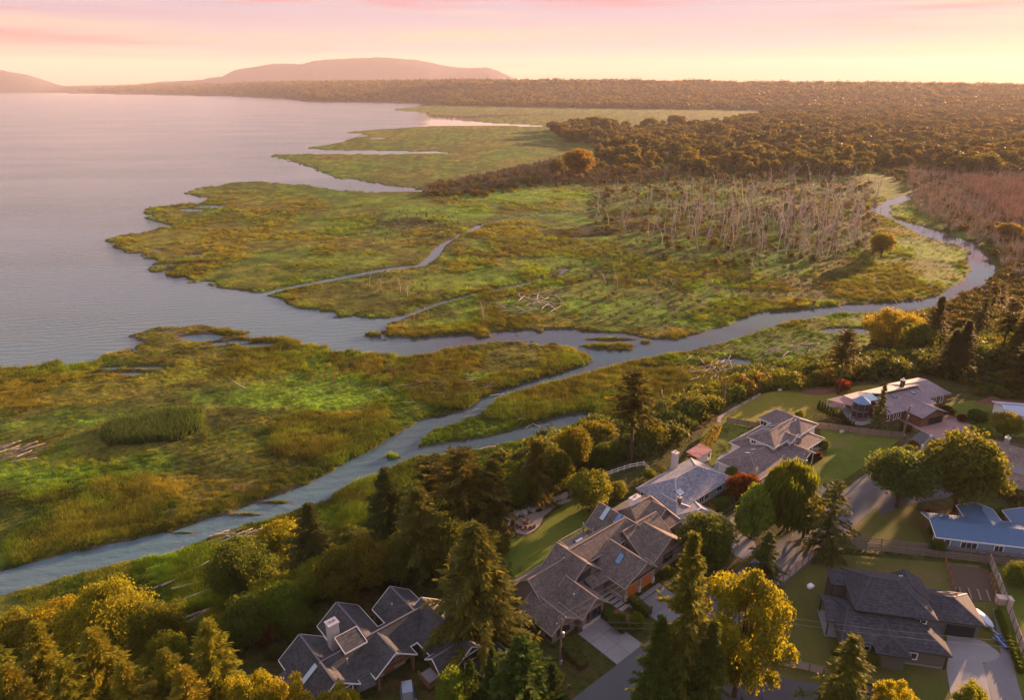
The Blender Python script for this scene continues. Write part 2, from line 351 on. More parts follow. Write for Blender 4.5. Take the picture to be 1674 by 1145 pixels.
def water_shader(t):
    gp = t.n('ShaderNodeNewGeometry').outputs['Position']
    big = t.noise(t.mapping(gp, (.0035, .011, 1)), 1.0, 4, .6)
    calm = t.n('ShaderNodeMapRange', i={0: big, 1: .40, 2: .60, 3: .30, 4: 1.0}).outputs[0]
    sx = t.n('ShaderNodeSeparateXYZ', i={0: gp})
    # the open bay is ruffled, the channels behind the marsh are still
    bay = t.n('ShaderNodeMapRange', interpolation_type='SMOOTHSTEP', i={0: t.math('ADD', sx.outputs[0], t.math('MULTIPLY', sx.outputs[1], .12)), 1: 15.0, 2: -45.0, 3: .015, 4: 1.0}).outputs[0]
    wv = t.n('ShaderNodeTexWave', wave_type='BANDS', bands_direction='Y', i={'Vector': t.mapping(gp, (1, 1, 1), (0, 0, R(-14))), 'Scale': .085, 'Distortion': 11.0, 'Detail': 4.0, 'Detail Scale': .6, 'Detail Roughness': .6}).outputs['Fac']
    ns = t.noise(t.mapping(gp, (.55, 1.3, 1), (0, 0, R(-14))), 1.0, 4, .6)
    hgt = t.math('ADD', t.math('MULTIPLY', wv, .42), t.math('MULTIPLY', ns, .75))
    st = t.math('MULTIPLY', calm, bay)
    b = t.n('ShaderNodeBump', i={'Height': hgt, 'Strength': st, 'Distance': .30}).outputs[0]
    shallow = t.noise(t.mapping(gp, (.05, .05, 1)), 1.0, 3)
    col = t.mix(shallow, (.048, .125, .150), (.080, .132, .142))
    col = t.mix(bay, (.022, .046, .055), col)
    return pbsdf(t, col, t.math('MULTIPLY_ADD', bay, .14, .015), 0, .38, b, IOR=1.40)
M_WATER = material('bay_water', water_shader)
ww = 15800
wm = npmesh('water', [(-ww, -200, 0), (ww, -200, 0), (ww, ww, 0), (-ww, ww, 0)], [[0, 1, 2, 3]], M_WATER)
tag(obj('water', wm), kind='structure')

# mountains beyond the bay
def hill_shader(t):
    gp = t.n('ShaderNodeNewGeometry').outputs['Position']
    n = t.noise(gp, .004, 5, .65); m = t.noise(gp, .02, 4, .7)
    c = t.mix(t.math('MULTIPLY', n, m), (.070, .072, .075), (.13, .12, .12))  # distance haze put into the colour, paler than the woods
    return pbsdf(t, c, 1, 0, 0, bump(t, m, 1, 25))
M_HILL = material('hazed_wooded_hill', hill_shader)
def mountain(prof, D, depth, seed, foot=160):
    us = np.linspace(prof[0][0], prof[-1][0], 150); vs = np.interp(us, [p[0] for p in prof], [p[1] for p in prof]) - (fbm(us, us * 0, 46, 4, seed) - .5) * 7
    X0 = (us - 837) / FPX * D * CP; kk = (572.5 - vs) / FPX; H0 = np.maximum((kk * D * CP - D * SP) / (CP + kk * SP) + HC, 0)
    k = np.linspace(-1, 1, 41)
    prf = np.cos(k * math.pi / 2) ** 1.1
    XX = X0[None, :] * (1 + .25 * k[:, None] * depth / D); YY = D + k[:, None] * depth + 0 * X0[None, :]
    rough = (fbm(XX, YY, 900, 4, seed) - .5) * .35 * (1 - np.abs(prf[:, None] - .5) * 2 * .6) * (prf[:, None] < .98)
    ZZ = H0[None, :] * np.clip(prf[:, None] * (1 + rough), 0, 1.0) + (fbm(XX, YY, 160, 3, seed + 3) - .5) * 14 * (prf[:, None] > .02) - 1
    i = np.arange(41 * 150).reshape(41, 150)
    Fq = np.stack([i[:-1, :-1], i[:-1, 1:], i[1:, 1:], i[1:, :-1]], -1).reshape(-1, 4)
    me = npmesh('mountain', np.stack([XX, YY, ZZ], -1).reshape(-1, 3), Fq, M_HILL, True)
    return tag(obj('mountain', me), kind='structure')
mountain([(200,139),(270,134),(330,128),(380,122),(400,110),(440,106),(470,104.5),(500,105),(522,99),(560,95.5),(600,94.5),(625,93),(660,95.5),(690,100),(720,106),(760,109.5),(800,111),(815,116),(835,126),(850,133),(880,139)], 10500, 1500, 301)
mountain([(640,139),(680,134),(720,130),(760,127.5),(800,129),(850,133),(900,139)], 9000, 500, 311)
mountain([(-420,134),(-200,122),(-60,112),(0,114),(20,119),(45,125),(66,132),(90,138),(115,141.5)], 9300, 700, 305)

# evening air
def haze_volume():
    m = bpy.data.materials.new('evening_air'); m.use_nodes = True
    t = NT(m.node_tree)
    v = t.n('ShaderNodeVolumePrincipled'); v.inputs['Color'].default_value = (.92, .88, .93, 1)
    v.inputs['Density'].default_value = HAZE; v.inputs['Anisotropy'].default_value = .12
    t.l(v.outputs[0], t.n('ShaderNodeOutputMaterial').inputs['Volume']); return m
HAZE = 4.2e-5
bx, b0, b1, bt, bb = 16500, -260, 16500, 600, -2.5
hv = [(x, y, z) for z in (bb, bt) for y in (b0, b1) for x in (-bx, bx)]
hm = npmesh('haze', hv, [[0, 2, 3, 1], [4, 5, 7, 6], [0, 1, 5, 4], [2, 6, 7, 3], [0, 4, 6, 2], [1, 3, 7, 5]], haze_volume())
tag(obj('haze', hm), kind='stuff')
# ------------------------------------------------------------------ finding the ground again quickly
_ar = np.radians(ang)
def gz(x, y):
    x = np.atleast_1d(np.asarray(x, float)); y = np.atleast_1d(np.asarray(y, float))
    a, r = np.arctan2(x, y), np.hypot(x, y)
    i = np.clip(np.searchsorted(_ar, a) - 1, 0, na - 2); j = np.clip(np.searchsorted(rad, r) - 1, 0, nr - 2)
    fa = np.clip((a - _ar[i]) / (_ar[i + 1] - _ar[i]), 0, 1); fr = np.clip((r - rad[j]) / (rad[j + 1] - rad[j]), 0, 1)
    out = []
    for A in (TZ, TSD, TBL):
        out.append(A[j, i] * (1 - fa) * (1 - fr) + A[j, i + 1] * fa * (1 - fr) + A[j + 1, i] * (1 - fa) * fr + A[j + 1, i + 1] * fa * fr)
    return out
def spot(u, v, z=None):
    """world position of the ground seen at photo point (u, v)"""
    if z is not None: return (*G(u, v, z), z)
    z = 7.0
    for _ in range(12):
        x, y = G(u, v, z); z = .5 * z + .5 * float(gz(x, y)[0][0])
    return (x, y, float(gz(x, y)[0][0]))
def tall(x, y, z, vt):
    """height of something standing at x, y, z whose tip shows at photo height vt"""
    k = (572.5 - vt) / FPX
    zz = (k * y * CP - y * SP) / (CP + k * SP)          # relative to the camera
    return zz + HC - z
def scale_at(x, y, z): return FPX / (y * CP - (z - HC) * SP)   # photo pixels per metre

# ------------------------------------------------------------------ foliage materials
def leaf_mat(name, c0, c1, trans=.35, mode=None):
    def f(t):
        geo = t.n('ShaderNodeNewGeometry'); oi = t.n('ShaderNodeObjectInfo')
        rnd = geo.outputs['Random Per Island']
        c = t.mix(rnd, c0, c1)
        if mode == 'inst':
            c = t.mix(1.0, c, t.n('ShaderNodeAttribute', attribute_name='tint', attribute_type='INSTANCER').outputs['Color'], 'MULTIPLY')
        else:
            c = t.mix(1.0, c, oi.outputs['Color'], 'MULTIPLY')
        d = t.n('ShaderNodeBsdfPrincipled'); t.l(c, d.inputs['Base Color'])
        d.inputs['Roughness'].default_value = .6; d.inputs['Specular IOR Level'].default_value = .06
        tc_ = t.n('ShaderNodeVectorMath', operation='MULTIPLY', i={0: c, 1: (1.75, 1.5, .6)}).outputs[0]
        tr = t.n('ShaderNodeBsdfTranslucent'); t.l(tc_, tr.inputs[0])
        mx = t.n('ShaderNodeMixShader', i={0: trans}); t.l(d.outputs[0], mx.inputs[1]); t.l(tr.outputs[0], mx.inputs[2])
        return mx.outputs[0]
    return material(name, f)
def bark_mat(name, c0, c1, mode=None):
    def f(t):
        oc = t.n('ShaderNodeTexCoord').outputs['Object']
        n = t.noise(t.mapping(oc, (6, 6, 1.2)), 1.5, 4, .65)
        c = t.mix(n, c0, c1)
        if mode == 'inst': c = t.mix(1.0, c, t.n('ShaderNodeAttribute', attribute_name='tint', attribute_type='INSTANCER').outputs['Color'], 'MULTIPLY')
        return pbsdf(t, c, .9, 0, .1, bump(t, n, .6, .05))
    return material(name, f)
M_NEEDLE = leaf_mat('fir_needles', (.052, .074, .016), (.130, .140, .030), .5)
M_LEAF = leaf_mat('broad_leaves', (.066, .092, .016), (.130, .150, .026), .52)
M_LEAFI = leaf_mat('scattered_leaves', (.070, .088, .018), (.120, .130, .026), .36, 'inst')
M_REED = leaf_mat('marsh_reeds', (.75, .75, .75), (1.25, 1.25, 1.25), .35, 'inst')
M_BARK = bark_mat('brown_bark', (.040, .026, .016), (.120, .080, .052))
M_SNAG = bark_mat('weathered_wood', (.25, .205, .175), (.50, .43, .37))
M_SNAGI = bark_mat('weathered_wood_scattered', (.24, .18, .15), (.52, .42, .36), 'inst')
M_TWIG = bark_mat('bare_twigs', (.55, .55, .55), (1.1, 1.1, 1.1), 'inst')

# ------------------------------------------------------------------ plant meshes
def unit(a): return a / (np.linalg.norm(a, axis=-1, keepdims=True) + 1e-9)
def diamonds(P, D, N, Ln, W):
    """pointed leaf sprays: base P, direction D, facing N"""
    D = unit(D); S_ = unit(np.cross(D, N)); m = P + D * (Ln * .45)[:, None]
    V = np.stack([P, m + S_ * (W / 2)[:, None] , P + D * Ln[:, None], m - S_ * (W / 2)[:, None]], 1).reshape(-1, 3)
    return V, np.arange(len(V)).reshape(-1, 4)
def quads(P, N, A, sz, asp=1.0):
    """leaf clumps: little plates centred on P, facing N"""
    N = unit(N); U = unit(np.cross(N, A)); W = np.cross(N, U); h = (sz / 2)[:, None]
    V = np.stack([P - U * h * .55 - W * h * asp * .6, P + U * h - W * h * asp * .25, P + U * h * .5 + W * h * asp * .7, P - U * h * .8 + W * h * asp * .4], 1).reshape(-1, 3)
    return V, np.arange(len(V)).reshape(-1, 4)
def tube(pts, rads, k=6):
    """open tapered tube along a polyline -> verts, quads"""
    pts = np.asarray(pts, float); V = []
    for q, p in enumerate(pts):
        d = pts[min(q + 1, len(pts) - 1)] - pts[max(q - 1, 0)]; d = d / (np.linalg.norm(d) + 1e-9)
        a = np.cross(d, (0.13, .97, .2)); a /= np.linalg.norm(a) + 1e-9; b = np.cross(d, a)
        for s in range(k):
            th = 2 * math.pi * s / k; V.append(p + (a * math.cos(th) + b * math.sin(th)) * rads[q])
    F = []
    for q in range(len(pts) - 1):
        for s in range(k): F.append((q * k + s, q * k + (s + 1) % k, (q + 1) * k + (s + 1) % k, (q + 1) * k + s))
    return np.array(V), np.array(F)
def join(parts):
    V, F, o = [], [], 0
    for v, f in parts: V.append(v); F.append(f + o); o += len(v)
    return np.concatenate(V), np.concatenate(F)

def fir_mesh(seed, n_br=190, steps=7, bare=.12, rad=.20, droop=.35, dens=5, shape=.85, card=.05, wid=.34):
    """unit-height fir: crown spread `rad`; returns (trunk, crown)"""
    r = np.random.default_rng(seed)
    lean = r.normal(0, .012, 2)
    h = bare + (1 - bare) * (np.arange(n_br) + r.random(n_br)) / n_br
    rel = (1 - h) / (1 - bare)
    prof = np.power(rel, shape) * (1 - .35 * np.exp(-((1 - rel) / .12) ** 2)) + .02
    wob = 1 + .35 * np.sin(h * 31 + seed) * r.random(n_br)
    L = rad * prof * r.uniform(.5, 1.25, n_br) * wob
    az = np.arange(n_br) * 2.39996 + r.normal(0, .4, n_br)
    keep = r.random(n_br) > .06; h, rel, L, az = h[keep], rel[keep], L[keep], az[keep]; n = len(h)
    up = .55 * (1 - rel) - droop * rel * .5 + r.normal(0, .12, n)
    t = (np.arange(steps) + .4) / steps
    R_ = L[:, None] * t[None, :]
    Zb = h[:, None] + R_ * up[:, None] - droop * L[:, None] * t[None, :] ** 2 * rel[:, None] * .9
    cx, sx = np.cos(az)[:, None], np.sin(az)[:, None]
    P = np.stack([R_ * cx, R_ * sx, Zb], -1)
    T = np.stack([cx + 0 * R_, sx + 0 * R_, (up[:, None] - 2 * droop * t[None, :] * rel[:, None] * .9)], -1)
    Pp, Dd, Nn, LL, WW = [], [], [], [], []
    for k in range(dens):
        side = (k / (dens - 1) - .5) * 2 if dens > 1 else 0
        a = side * 1.15 + r.normal(0, .25, P.shape[:2])
        sid = np.stack([-sx + 0 * R_, cx + 0 * R_, 0 * R_], -1)
        D = T * np.cos(a)[..., None] + sid * np.sin(a)[..., None] + np.array((0, 0, -1)) * (r.random(P.shape[:2]) * .55)[..., None]
        N = np.array((0, 0, 1.0)) + r.normal(0, .45, P.shape)
        ln = card * (.55 + .7 * r.random(P.shape[:2])) * (.55 + .6 * np.sqrt(rel))[:, None] * (1.1 - .35 * np.abs(side))
        Pp.append(P + r.normal(0, .006, P.shape)); Dd.append(D); Nn.append(N); LL.append(ln); WW.append(ln * wid * r.uniform(.7, 1.3, ln.shape))
    cat = lambda A: np.concatenate([a.reshape(-1, a.shape[-1]) if a.ndim == 3 else a.ravel() for a in A])
    V, F = diamonds(cat(Pp), cat(Dd), cat(Nn), cat(LL), cat(WW))
    V[:, :2] += lean * V[:, 2:3]
    # leader
    tr = [(lean[0] * z, lean[1] * z, z) for z in (-.03, .02, .25, .5, .75, .99)]
    tv, tf = tube(tr, [.020, .016, .013, .0095, .006, .0012], 7)
    parts = [(tv, tf)]
    for q in range(0, n, 6):
        p0 = np.array((lean[0] * h[q], lean[1] * h[q], h[q])); p1 = P[q, steps // 2]; p2 = P[q, -1]
        parts.append(tube([p0, p1, p2], [.0028, .0018, .0006], 3))
    return npmesh('fir_trunk', *join(parts), M_BARK, True), npmesh('fir_crown', V, F, M_NEEDLE)

def broad_mesh(seed, clusters=46, leaves=150, size=.062, rx=.5, flat=1.0, bare=.18, hang=0.0, shape='round', mat=None, cr=.17):
    """unit-height broadleaf tree, crown half-width rx; clumps of leaves on limbs"""
    r = np.random.default_rng(seed); C, Rr = [], []
    lo, hi = bare, 1.0
    tries = 0
    while len(C) < clusters and tries < 9000:
        tries += 1
        p = r.uniform(-1, 1, 3); q = np.linalg.norm(p)
        if q > 1 or q < .25 + .35 * r.random(): continue
        f = (p[2] + 1) / 2
        if shape == 'cone': wd = (1 - f) ** .8 * 1.25 + .12
        elif shape == 'dome': wd = math.sqrt(max(0, 1 - max(0, f - .35) ** 2 / .45)) if f < 1 else 0; wd = max(wd, .15)
        else: wd = 1.0
        s_ = 1.0 if shape == 'round' else wd / max(.35, math.sqrt(max(.05, 1 - p[2] ** 2)))
        c = np.array((p[0] * rx * .82 * s_, p[1] * rx * .82 * s_, lo + (hi - lo) * (.12 + .80 * f)))
        if math.hypot(c[0], c[1]) > rx: continue
        if any(np.linalg.norm((c - o) / (1, 1, 1)) < cr * .52 for o in C): continue
        C.append(c); Rr.append(cr * r.uniform(.65, 1.2))
    C = np.array(C); Rr = np.array(Rr); n = len(C)
    d = unit(r.normal(0, 1, (n, leaves, 3))); d[..., 2] = np.where(d[..., 2] < -.45, -d[..., 2], d[..., 2])
    rad_ = Rr[:, None] * (.50 + .72 * r.random((n, leaves)) ** 1.3)
    P = C[:, None, :] + d * rad_[..., None] * np.array((1, 1, .82 * flat))
    N = d + r.normal(0, .55, d.shape); sz = size * r.uniform(.55, 1.35, (n, leaves))
    if hang > 0:
        D = np.stack([d[..., 0] * .35, d[..., 1] * .35, -np.ones_like(d[..., 0])], -1) + r.normal(0, .18, d.shape)
        V, F = diamonds(P.reshape(-1, 3), D.reshape(-1, 3), N.reshape(-1, 3), (sz * hang).ravel(), (sz * .55).ravel())
    else:
        V, F = quads(P.reshape(-1, 3), N.reshape(-1, 3), r.normal(0, 1, (n * leaves, 3)), sz.ravel())
    parts = [tube([(0, 0, -.03), (0, 0, bare * .6), (.01, .01, bare + .18), (0, .01, .62)], [.032, .024, .016, .006], 7)]
    for q in r.permutation(n)[:14]:
        b = np.array((0, 0, bare * .7 + .15 * r.random())); m = (b + C[q]) / 2 + np.array((0, 0, .03))
        parts.append(tube([b, m, C[q]], [.011, .007, .003], 4))
    return npmesh('tree_trunk', *join(parts), M_BARK, True), npmesh('tree_crown', V, F, mat or M_LEAF)

def snag_mesh(seed, k=12, mat=None):
    r = np.random.default_rng(seed); b = r.normal(0, .075, 2); c = r.normal(0, .035, 2)
    tip = r.uniform(.85, 1)
    pts = [(b[0] * z + c[0] * math.sin(z * 5), b[1] * z + c[1] * math.sin(z * 4), z) for z in (-.03, .25, .55, .8, tip)]
    parts = [tube(pts, [.011, .009, .007, .0045, .0016], 5)]
    for q in range(k):
        z = r.uniform(.28, .95); a = r.uniform(0, 6.28); L = r.uniform(.06, .2) * (1.15 - z * .6)
        p0 = np.array((b[0] * z + c[0] * math.sin(z * 5), b[1] * z + c[1] * math.sin(z * 4), z)); d = np.array((math.cos(a), math.sin(a), r.uniform(.5, 1.6)))
        d /= np.linalg.norm(d); p1 = p0 + d * L * .55; p2 = p1 + (d + np.array((0, 0, .35))) * L * .5
        parts.append(tube([p0, p1, p2], [.0038, .0026, .0010], 3))
        if r.random() < .7:
            d2 = unit(d + r.normal(0, .5, 3)); parts.append(tube([p1, p1 + d2 * L * .5], [.0018, .0008], 3))
    return npmesh('dead_tree', *join(parts), mat or M_SNAG, True)
def twig_mesh(seed, n=46, spread=.5, mat=None):
    r = np.random.default_rng(seed); a = r.uniform(0, 6.28, n); q = np.sqrt(r.random(n)) * spread
    P = np.stack([np.cos(a) * q * .35, np.sin(a) * q * .35, r.uniform(0, .35, n)], -1)
    D = np.stack([np.cos(a) * q, np.sin(a) * q, np.full(n, .9)], -1) + r.normal(0, .12, (n, 3))
    V, F = diamonds(P, D, r.normal(0, 1, (n, 3)), r.uniform(.35, .75, n), r.uniform(.02, .05, n))
    return npmesh('brush', V, F, mat or M_TWIG)
def reed_mesh(seed, n=26, spread=.5, mat=None):
    r = np.random.default_rng(seed); a = r.uniform(0, 6.28, n); q = np.sqrt(r.random(n)) * spread
    P = np.stack([np.cos(a) * q, np.sin(a) * q, np.full(n, -.05)], -1); D = np.stack([np.cos(a) * .25, np.sin(a) * .25, np.ones(n)], -1) + r.normal(0, .18, (n, 3))
    D = unit(D) * r.uniform(.6, 1.15, n)[:, None]; S_ = unit(np.cross(D, r.normal(0, 1, (n, 3)))) * r.uniform(.035, .075, n)[:, None]
    V = np.stack([P - S_, P + S_, P + D], 1).reshape(-1, 3)
    return npmesh('reeds', V, np.arange(len(V)).reshape(-1, 3), mat or M_REED)

def scatter(name, X, Y, Z, scl, tint, meshes, squash=None):
    """a mass nobody could count: one object, its plants instanced on points"""
    n = len(X); me = bpy.data.meshes.new(name); me.vertices.add(n)
    me.vertices.foreach_set('co', np.stack([X, Y, Z], -1).astype(np.float32).ravel())
    a = me.attributes.new('scl', 'FLOAT_VECTOR', 'POINT')
    sv = np.stack([scl, scl, scl * (squash if squash is not None else 1)], -1); a.data.foreach_set('vector', sv.astype(np.float32).ravel())
    a = me.attributes.new('spin', 'FLOAT_VECTOR', 'POINT'); sp = np.zeros((n, 3), np.float32); sp[:, 2] = rng.uniform(0, 6.28, n); a.data.foreach_set('vector', sp.ravel())
    a = me.attributes.new('pick', 'INT', 'POINT'); a.data.foreach_set('value', rng.integers(0, len(meshes), n).astype(np.int32))
    a = me.attributes.new('tint', 'FLOAT_COLOR', 'POINT'); a.data.foreach_set('color', np.concatenate([tint, np.ones((n, 1))], 1).astype(np.float32).ravel())
    src = bpy.data.collections.new(name + '_kinds')
    for k, m in enumerate(meshes): src.objects.link(bpy.data.objects.new('%s_kind_%02d' % (name, k), m))
    ng = bpy.data.node_groups.new(name, 'GeometryNodeTree')
    ng.interface.new_socket('Geometry', in_out='INPUT', socket_type='NodeSocketGeometry'); ng.interface.new_socket('Geometry', in_out='OUTPUT', socket_type='NodeSocketGeometry')
    N = ng.nodes; L = ng.links; gi = N.new('NodeGroupInput'); go = N.new('NodeGroupOutput')
    ci = N.new('GeometryNodeCollectionInfo'); ci.inputs['Collection'].default_value = src; ci.inputs['Separate Children'].default_value = True; ci.inputs['Reset Children'].default_value = True
    ip = N.new('GeometryNodeInstanceOnPoints'); ip.inputs['Pick Instance'].default_value = True
    def at(nm, ty):
        q = N.new('GeometryNodeInputNamedAttribute'); q.data_type = ty; q.inputs[0].default_value = nm; return q.outputs[0]
    L.new(gi.outputs[0], ip.inputs['Points']); L.new(ci.outputs[0], ip.inputs['Instance']); L.new(at('pick', 'INT'), ip.inputs['Instance Index'])
    e2r = N.new('FunctionNodeEulerToRotation'); L.new(at('spin', 'FLOAT_VECTOR'), e2r.inputs[0]); L.new(e2r.outputs[0], ip.inputs['Rotation'])
    L.new(at('scl', 'FLOAT_VECTOR'), ip.inputs['Scale']); L.new(ip.outputs[0], go.inputs[0])
    o = obj(name, me); md = o.modifiers.new('spread', 'NODES'); md.node_group = ng
    return tag(o, kind='stuff')

FIRS = [fir_mesh(s, n_br=220, steps=13, dens=8, card=.038, wid=.28) for s in (1, 2, 3, 4)]
FIRS_LIGHT = [fir_mesh(s, n_br=120, steps=9, dens=6, rad=.22, droop=.55, card=.055) for s in (11, 12)]
PINES = [fir_mesh(s, n_br=100, steps=9, bare=.52, rad=.22, droop=.15, dens=7, shape=.5, card=.045) for s in (21, 22)]
CONES = [fir_mesh(s, n_br=300, steps=7, bare=.02, rad=.24, droop=-.2, dens=7, shape=.75, card=.05, wid=.55) for s in (31,)]
CEDAR = [fir_mesh(s, n_br=90, steps=12, bare=.10, rad=.40, droop=.5, dens=7, shape=.7, card=.05) for s in (41,)]
BROADS = [broad_mesh(s, 64, 250, .042) for s in (51, 52, 53)]
DOMES = [broad_mesh(s, 54, 240, .052, rx=.62, bare=.06, cr=.20) for s in (61, 62, 63)]
DOMESL = [broad_mesh(s, 66, 400, .030, rx=.62, bare=.06, cr=.165) for s in (65, 66)]
SHRUBS = [broad_mesh(s, 28, 170, .078, rx=.72, bare=.0, cr=.30) for s in (71, 72, 73, 74)]
WILLOWS = [broad_mesh(s, 46, 150, .055, bare=.08, hang=2.2) for s in (81, 82)]
PYRAMID = [broad_mesh(s, 70, 170, .055, rx=.42, bare=.05, shape='cone', cr=.13) for s in (91,)]
MAPLES = [broad_mesh(s, 60, 420, .027, rx=.56, bare=.10, cr=.115) for s in (95, 96)]
SNAGS = [snag_mesh(s) for s in range(100, 106)]
# ------------------------------------------------------------------ building kit
class MB:
    def __init__(s): s.V, s.F = [], []
    def add(s, vs, fs):
        o = len(s.V); s.V += [tuple(v) for v in vs]; s.F += [tuple(i + o for i in f) for f in fs]; return s
    def box(s, a0, a1, b0, b1, z0, z1):
        return s.add([(a0, b0, z0), (a1, b0, z0), (a1, b1, z0), (a0, b1, z0), (a0, b0, z1), (a1, b0, z1), (a1, b1, z1), (a0, b1, z1)],
                     [(3, 2, 1, 0), (4, 5, 6, 7), (0, 1, 5, 4), (1, 2, 6, 5), (2, 3, 7, 6), (3, 0, 4, 7)])
    def prism(s, pts, z0, z1):
        n = len(pts); return s.add([(x, y, z0) for x, y in pts] + [(x, y, z1) for x, y in pts],
                                   [tuple(range(n - 1, -1, -1)), tuple(range(n, 2 * n))] + [(i, (i + 1) % n, n + (i + 1) % n, n + i) for i in range(n)])
    def slab(s, pts, th):
        n = len(pts); return s.add([tuple(p) for p in pts] + [(p[0], p[1], p[2] - th) for p in pts],
                                   [tuple(range(n)), tuple(range(2 * n - 1, n - 1, -1))] + [(i, (i + 1) % n, n + (i + 1) % n, n + i) for i in range(n)])
    def tube(s, pts, rads, k=6):
        if not hasattr(rads, '__len__'): rads = [rads] * len(pts)
        v, f = tube(pts, rads, k); n = len(v)
        return s.add([tuple(q) for q in v], [tuple(q) for q in f] + [tuple(range(k - 1, -1, -1)), tuple(range(n - k, n))])
    def beam(s, P, Q, w, h):
        P, Q = Vector(P), Vector(Q); d = (Q - P).normalized(); sd = d.cross(Vector((0, 0, 1)))
        sd = (sd.normalized() if sd.length > 1e-4 else Vector((1, 0, 0))) * w / 2; u = sd.normalized().cross(d) * h / 2
        vs = [P - sd - u, P + sd - u, P + sd + u, P - sd + u, Q - sd - u, Q + sd - u, Q + sd + u, Q - sd + u]
        return s.add([tuple(v) for v in vs], [(3, 2, 1, 0), (4, 5, 6, 7), (0, 1, 5, 4), (1, 2, 6, 5), (2, 3, 7, 6), (3, 0, 4, 7)])
    def mesh(s, name, mat, smooth=False):
        me = bpy.data.meshes.new(name); me.from_pydata(s.V, [], s.F); me.materials.append(mat)
        if smooth: me.polygons.foreach_set('use_smooth', [True] * len(me.polygons))
        me.update(); return me
    def build(s, name, mat, parent=None, loc=(0, 0, 0), rz=0.0, smooth=False):
        return obj(name, s.mesh(name, mat, smooth), parent, loc, rz)

def shingle(name, col, var=.42):
    def f(t):
        oc = t.n('ShaderNodeTexCoord').outputs['Object']
        a = t.noise(t.mapping(oc, (2.2, 2.2, 7)), 1.6, 4, .8); b = t.noise(oc, .35, 3)
        v = t.n('ShaderNodeTexVoronoi', i={'Vector': t.mapping(oc, (2.6, 2.6, 6)), 'Scale': 1.0}).outputs['Color']
        sv = t.n('ShaderNodeSeparateXYZ', i={0: v}).outputs[0]
        k = t.math('ADD', t.math('MULTIPLY', a, 1.0), t.math('MULTIPLY', sv, .8)); k = t.math('MULTIPLY_ADD', k, var * 1.6, 1 - var * 1.3)
        k = t.math('MULTIPLY', k, t.math('MULTIPLY_ADD', b, .8, .6))
        oz = t.n('ShaderNodeSeparateXYZ', i={0: oc}).outputs[2]                 # butt edges of the courses, moss and run-off streaks
        crs = t.math('LESS_THAN', t.math('FRACT', t.math('MULTIPLY', oz, 5.2)), .22); k = t.math('MULTIPLY', k, t.math('MULTIPLY_ADD', crs, -.28, 1.0))
        st_ = t.noise(t.mapping(oc, (1.6, 1.6, .25)), 1.0, 3, .6); k = t.math('MULTIPLY', k, t.math('MULTIPLY_ADD', st_, .7, .65))
        c = t.n('ShaderNodeVectorMath', operation='SCALE', i={0: col, 3: k}).outputs[0]
        return pbsdf(t, c, .85, 0, .25, bump(t, t.math('ADD', a, sv), .6, .04))
    return material(name, f)
M_RA = shingle('charcoal_shingles', (.052, .056, .060)); M_RB = shingle('brown_grey_shingles', (.115, .101, .092)); M_RC = shingle('blue_grey_shakes', (.185, .20, .24), .42)
M_RD = shingle('weathered_brown_shingles', (.135, .115, .112)); M_RE = shingle('mauve_metal_tiles', (.215, .185, .205), .18); M_RE2 = plain('pale_membrane_roof', (.52, .43, .36), .6, 0, .12, .6)
M_RF = shingle('dusty_brown_shingles', (.165, .130, .118)); M_RH = shingle('navy_shingles', (.040, .044, .054)); M_RP = shingle('pink_shingles', (.34, .17, .16), .2)
M_METB = plain('blue_metal', (.085, .160, .275), .8, .0, .16, .5, .2)
M_RIDGE = plain('ridge_caps', (.11, .11, .125)); M_RIDGEB = plain('brown_ridge_caps', (.20, .15, .12)); M_RIDGEC = plain('pale_ridge_caps', (.36, .34, .34)); M_RIDGEH = plain('navy_ridge_caps', (.038, .042, .058))
M_WHITE = plain('white_paint', (.72, .72, .72), .5, 0, .08); M_TRIM = plain('cream_trim', (.36, .32, .27), .6, 0, .1); M_DKTRIM = plain('dark_trim', (.05, .042, .038), .6)
M_WB = plain('taupe_siding', (.235, .195, .175)); M_WA = plain('dark_timber_siding', (.07, .05, .038)); M_WC = plain('powder_blue_siding', (.30, .38, .47), .7, 0, .12); M_WG = plain('blue_siding', (.19, .28, .40), .7, 0, .12)
M_WH = plain('olive_siding', (.105, .11, .088)); M_WE = plain('red_brown_siding', (.17, .085, .05)); M_WF = plain('buff_siding', (.30, .25, .21))
M_STONE = plain('field_stone', (.30, .28, .26), .85, 0, .55, 2.2); M_PSTONE = plain('pale_stone', (.50, .47, .44), .85, 0, .35, 2.4)
M_ORANGE = plain('orange_wood_door', (.50, .15, .03), .45, 0, .2, 2); M_BROWNW = plain('brown_wood', (.15, .085, .048), .7, 0, .3, 2); M_FENCEG = plain('weathered_fence', (.20, .165, .14), .85, 0, .3, 1.2); M_FENCEP = plain('pale_fence', (.47, .40, .34), .8, 0, .2, 1.0)
M_CONC = plain('driveway_concrete', (.205, .21, .22), .85, 0, .30, .5); M_CONCD = plain('dark_pavers', (.15, .155, .165), .85, 0, .25, .8); M_ASPH = plain('asphalt', (.082, .090, .098), .9, 0, .25, .35); M_ASPHD = plain('old_asphalt', (.07, .072, .08), .9, 0, .2, .35)
M_PINKP = plain('rose_pavers', (.30, .20, .19), .85, 0, .2, 1.4); M_DECK = plain('grey_deck_boards', (.17, .17, .18), .7, 0, .2, 1.5); M_GRAVEL = plain('gravel', (.24, .21, .19), .95, 0, .35, 3); M_SOIL = plain('garden_soil', (.075, .055, .038), .95, 0, .5, 2); M_BARKM = plain('bark_mulch', (.12, .055, .035), .95, 0, .4, 2.5)
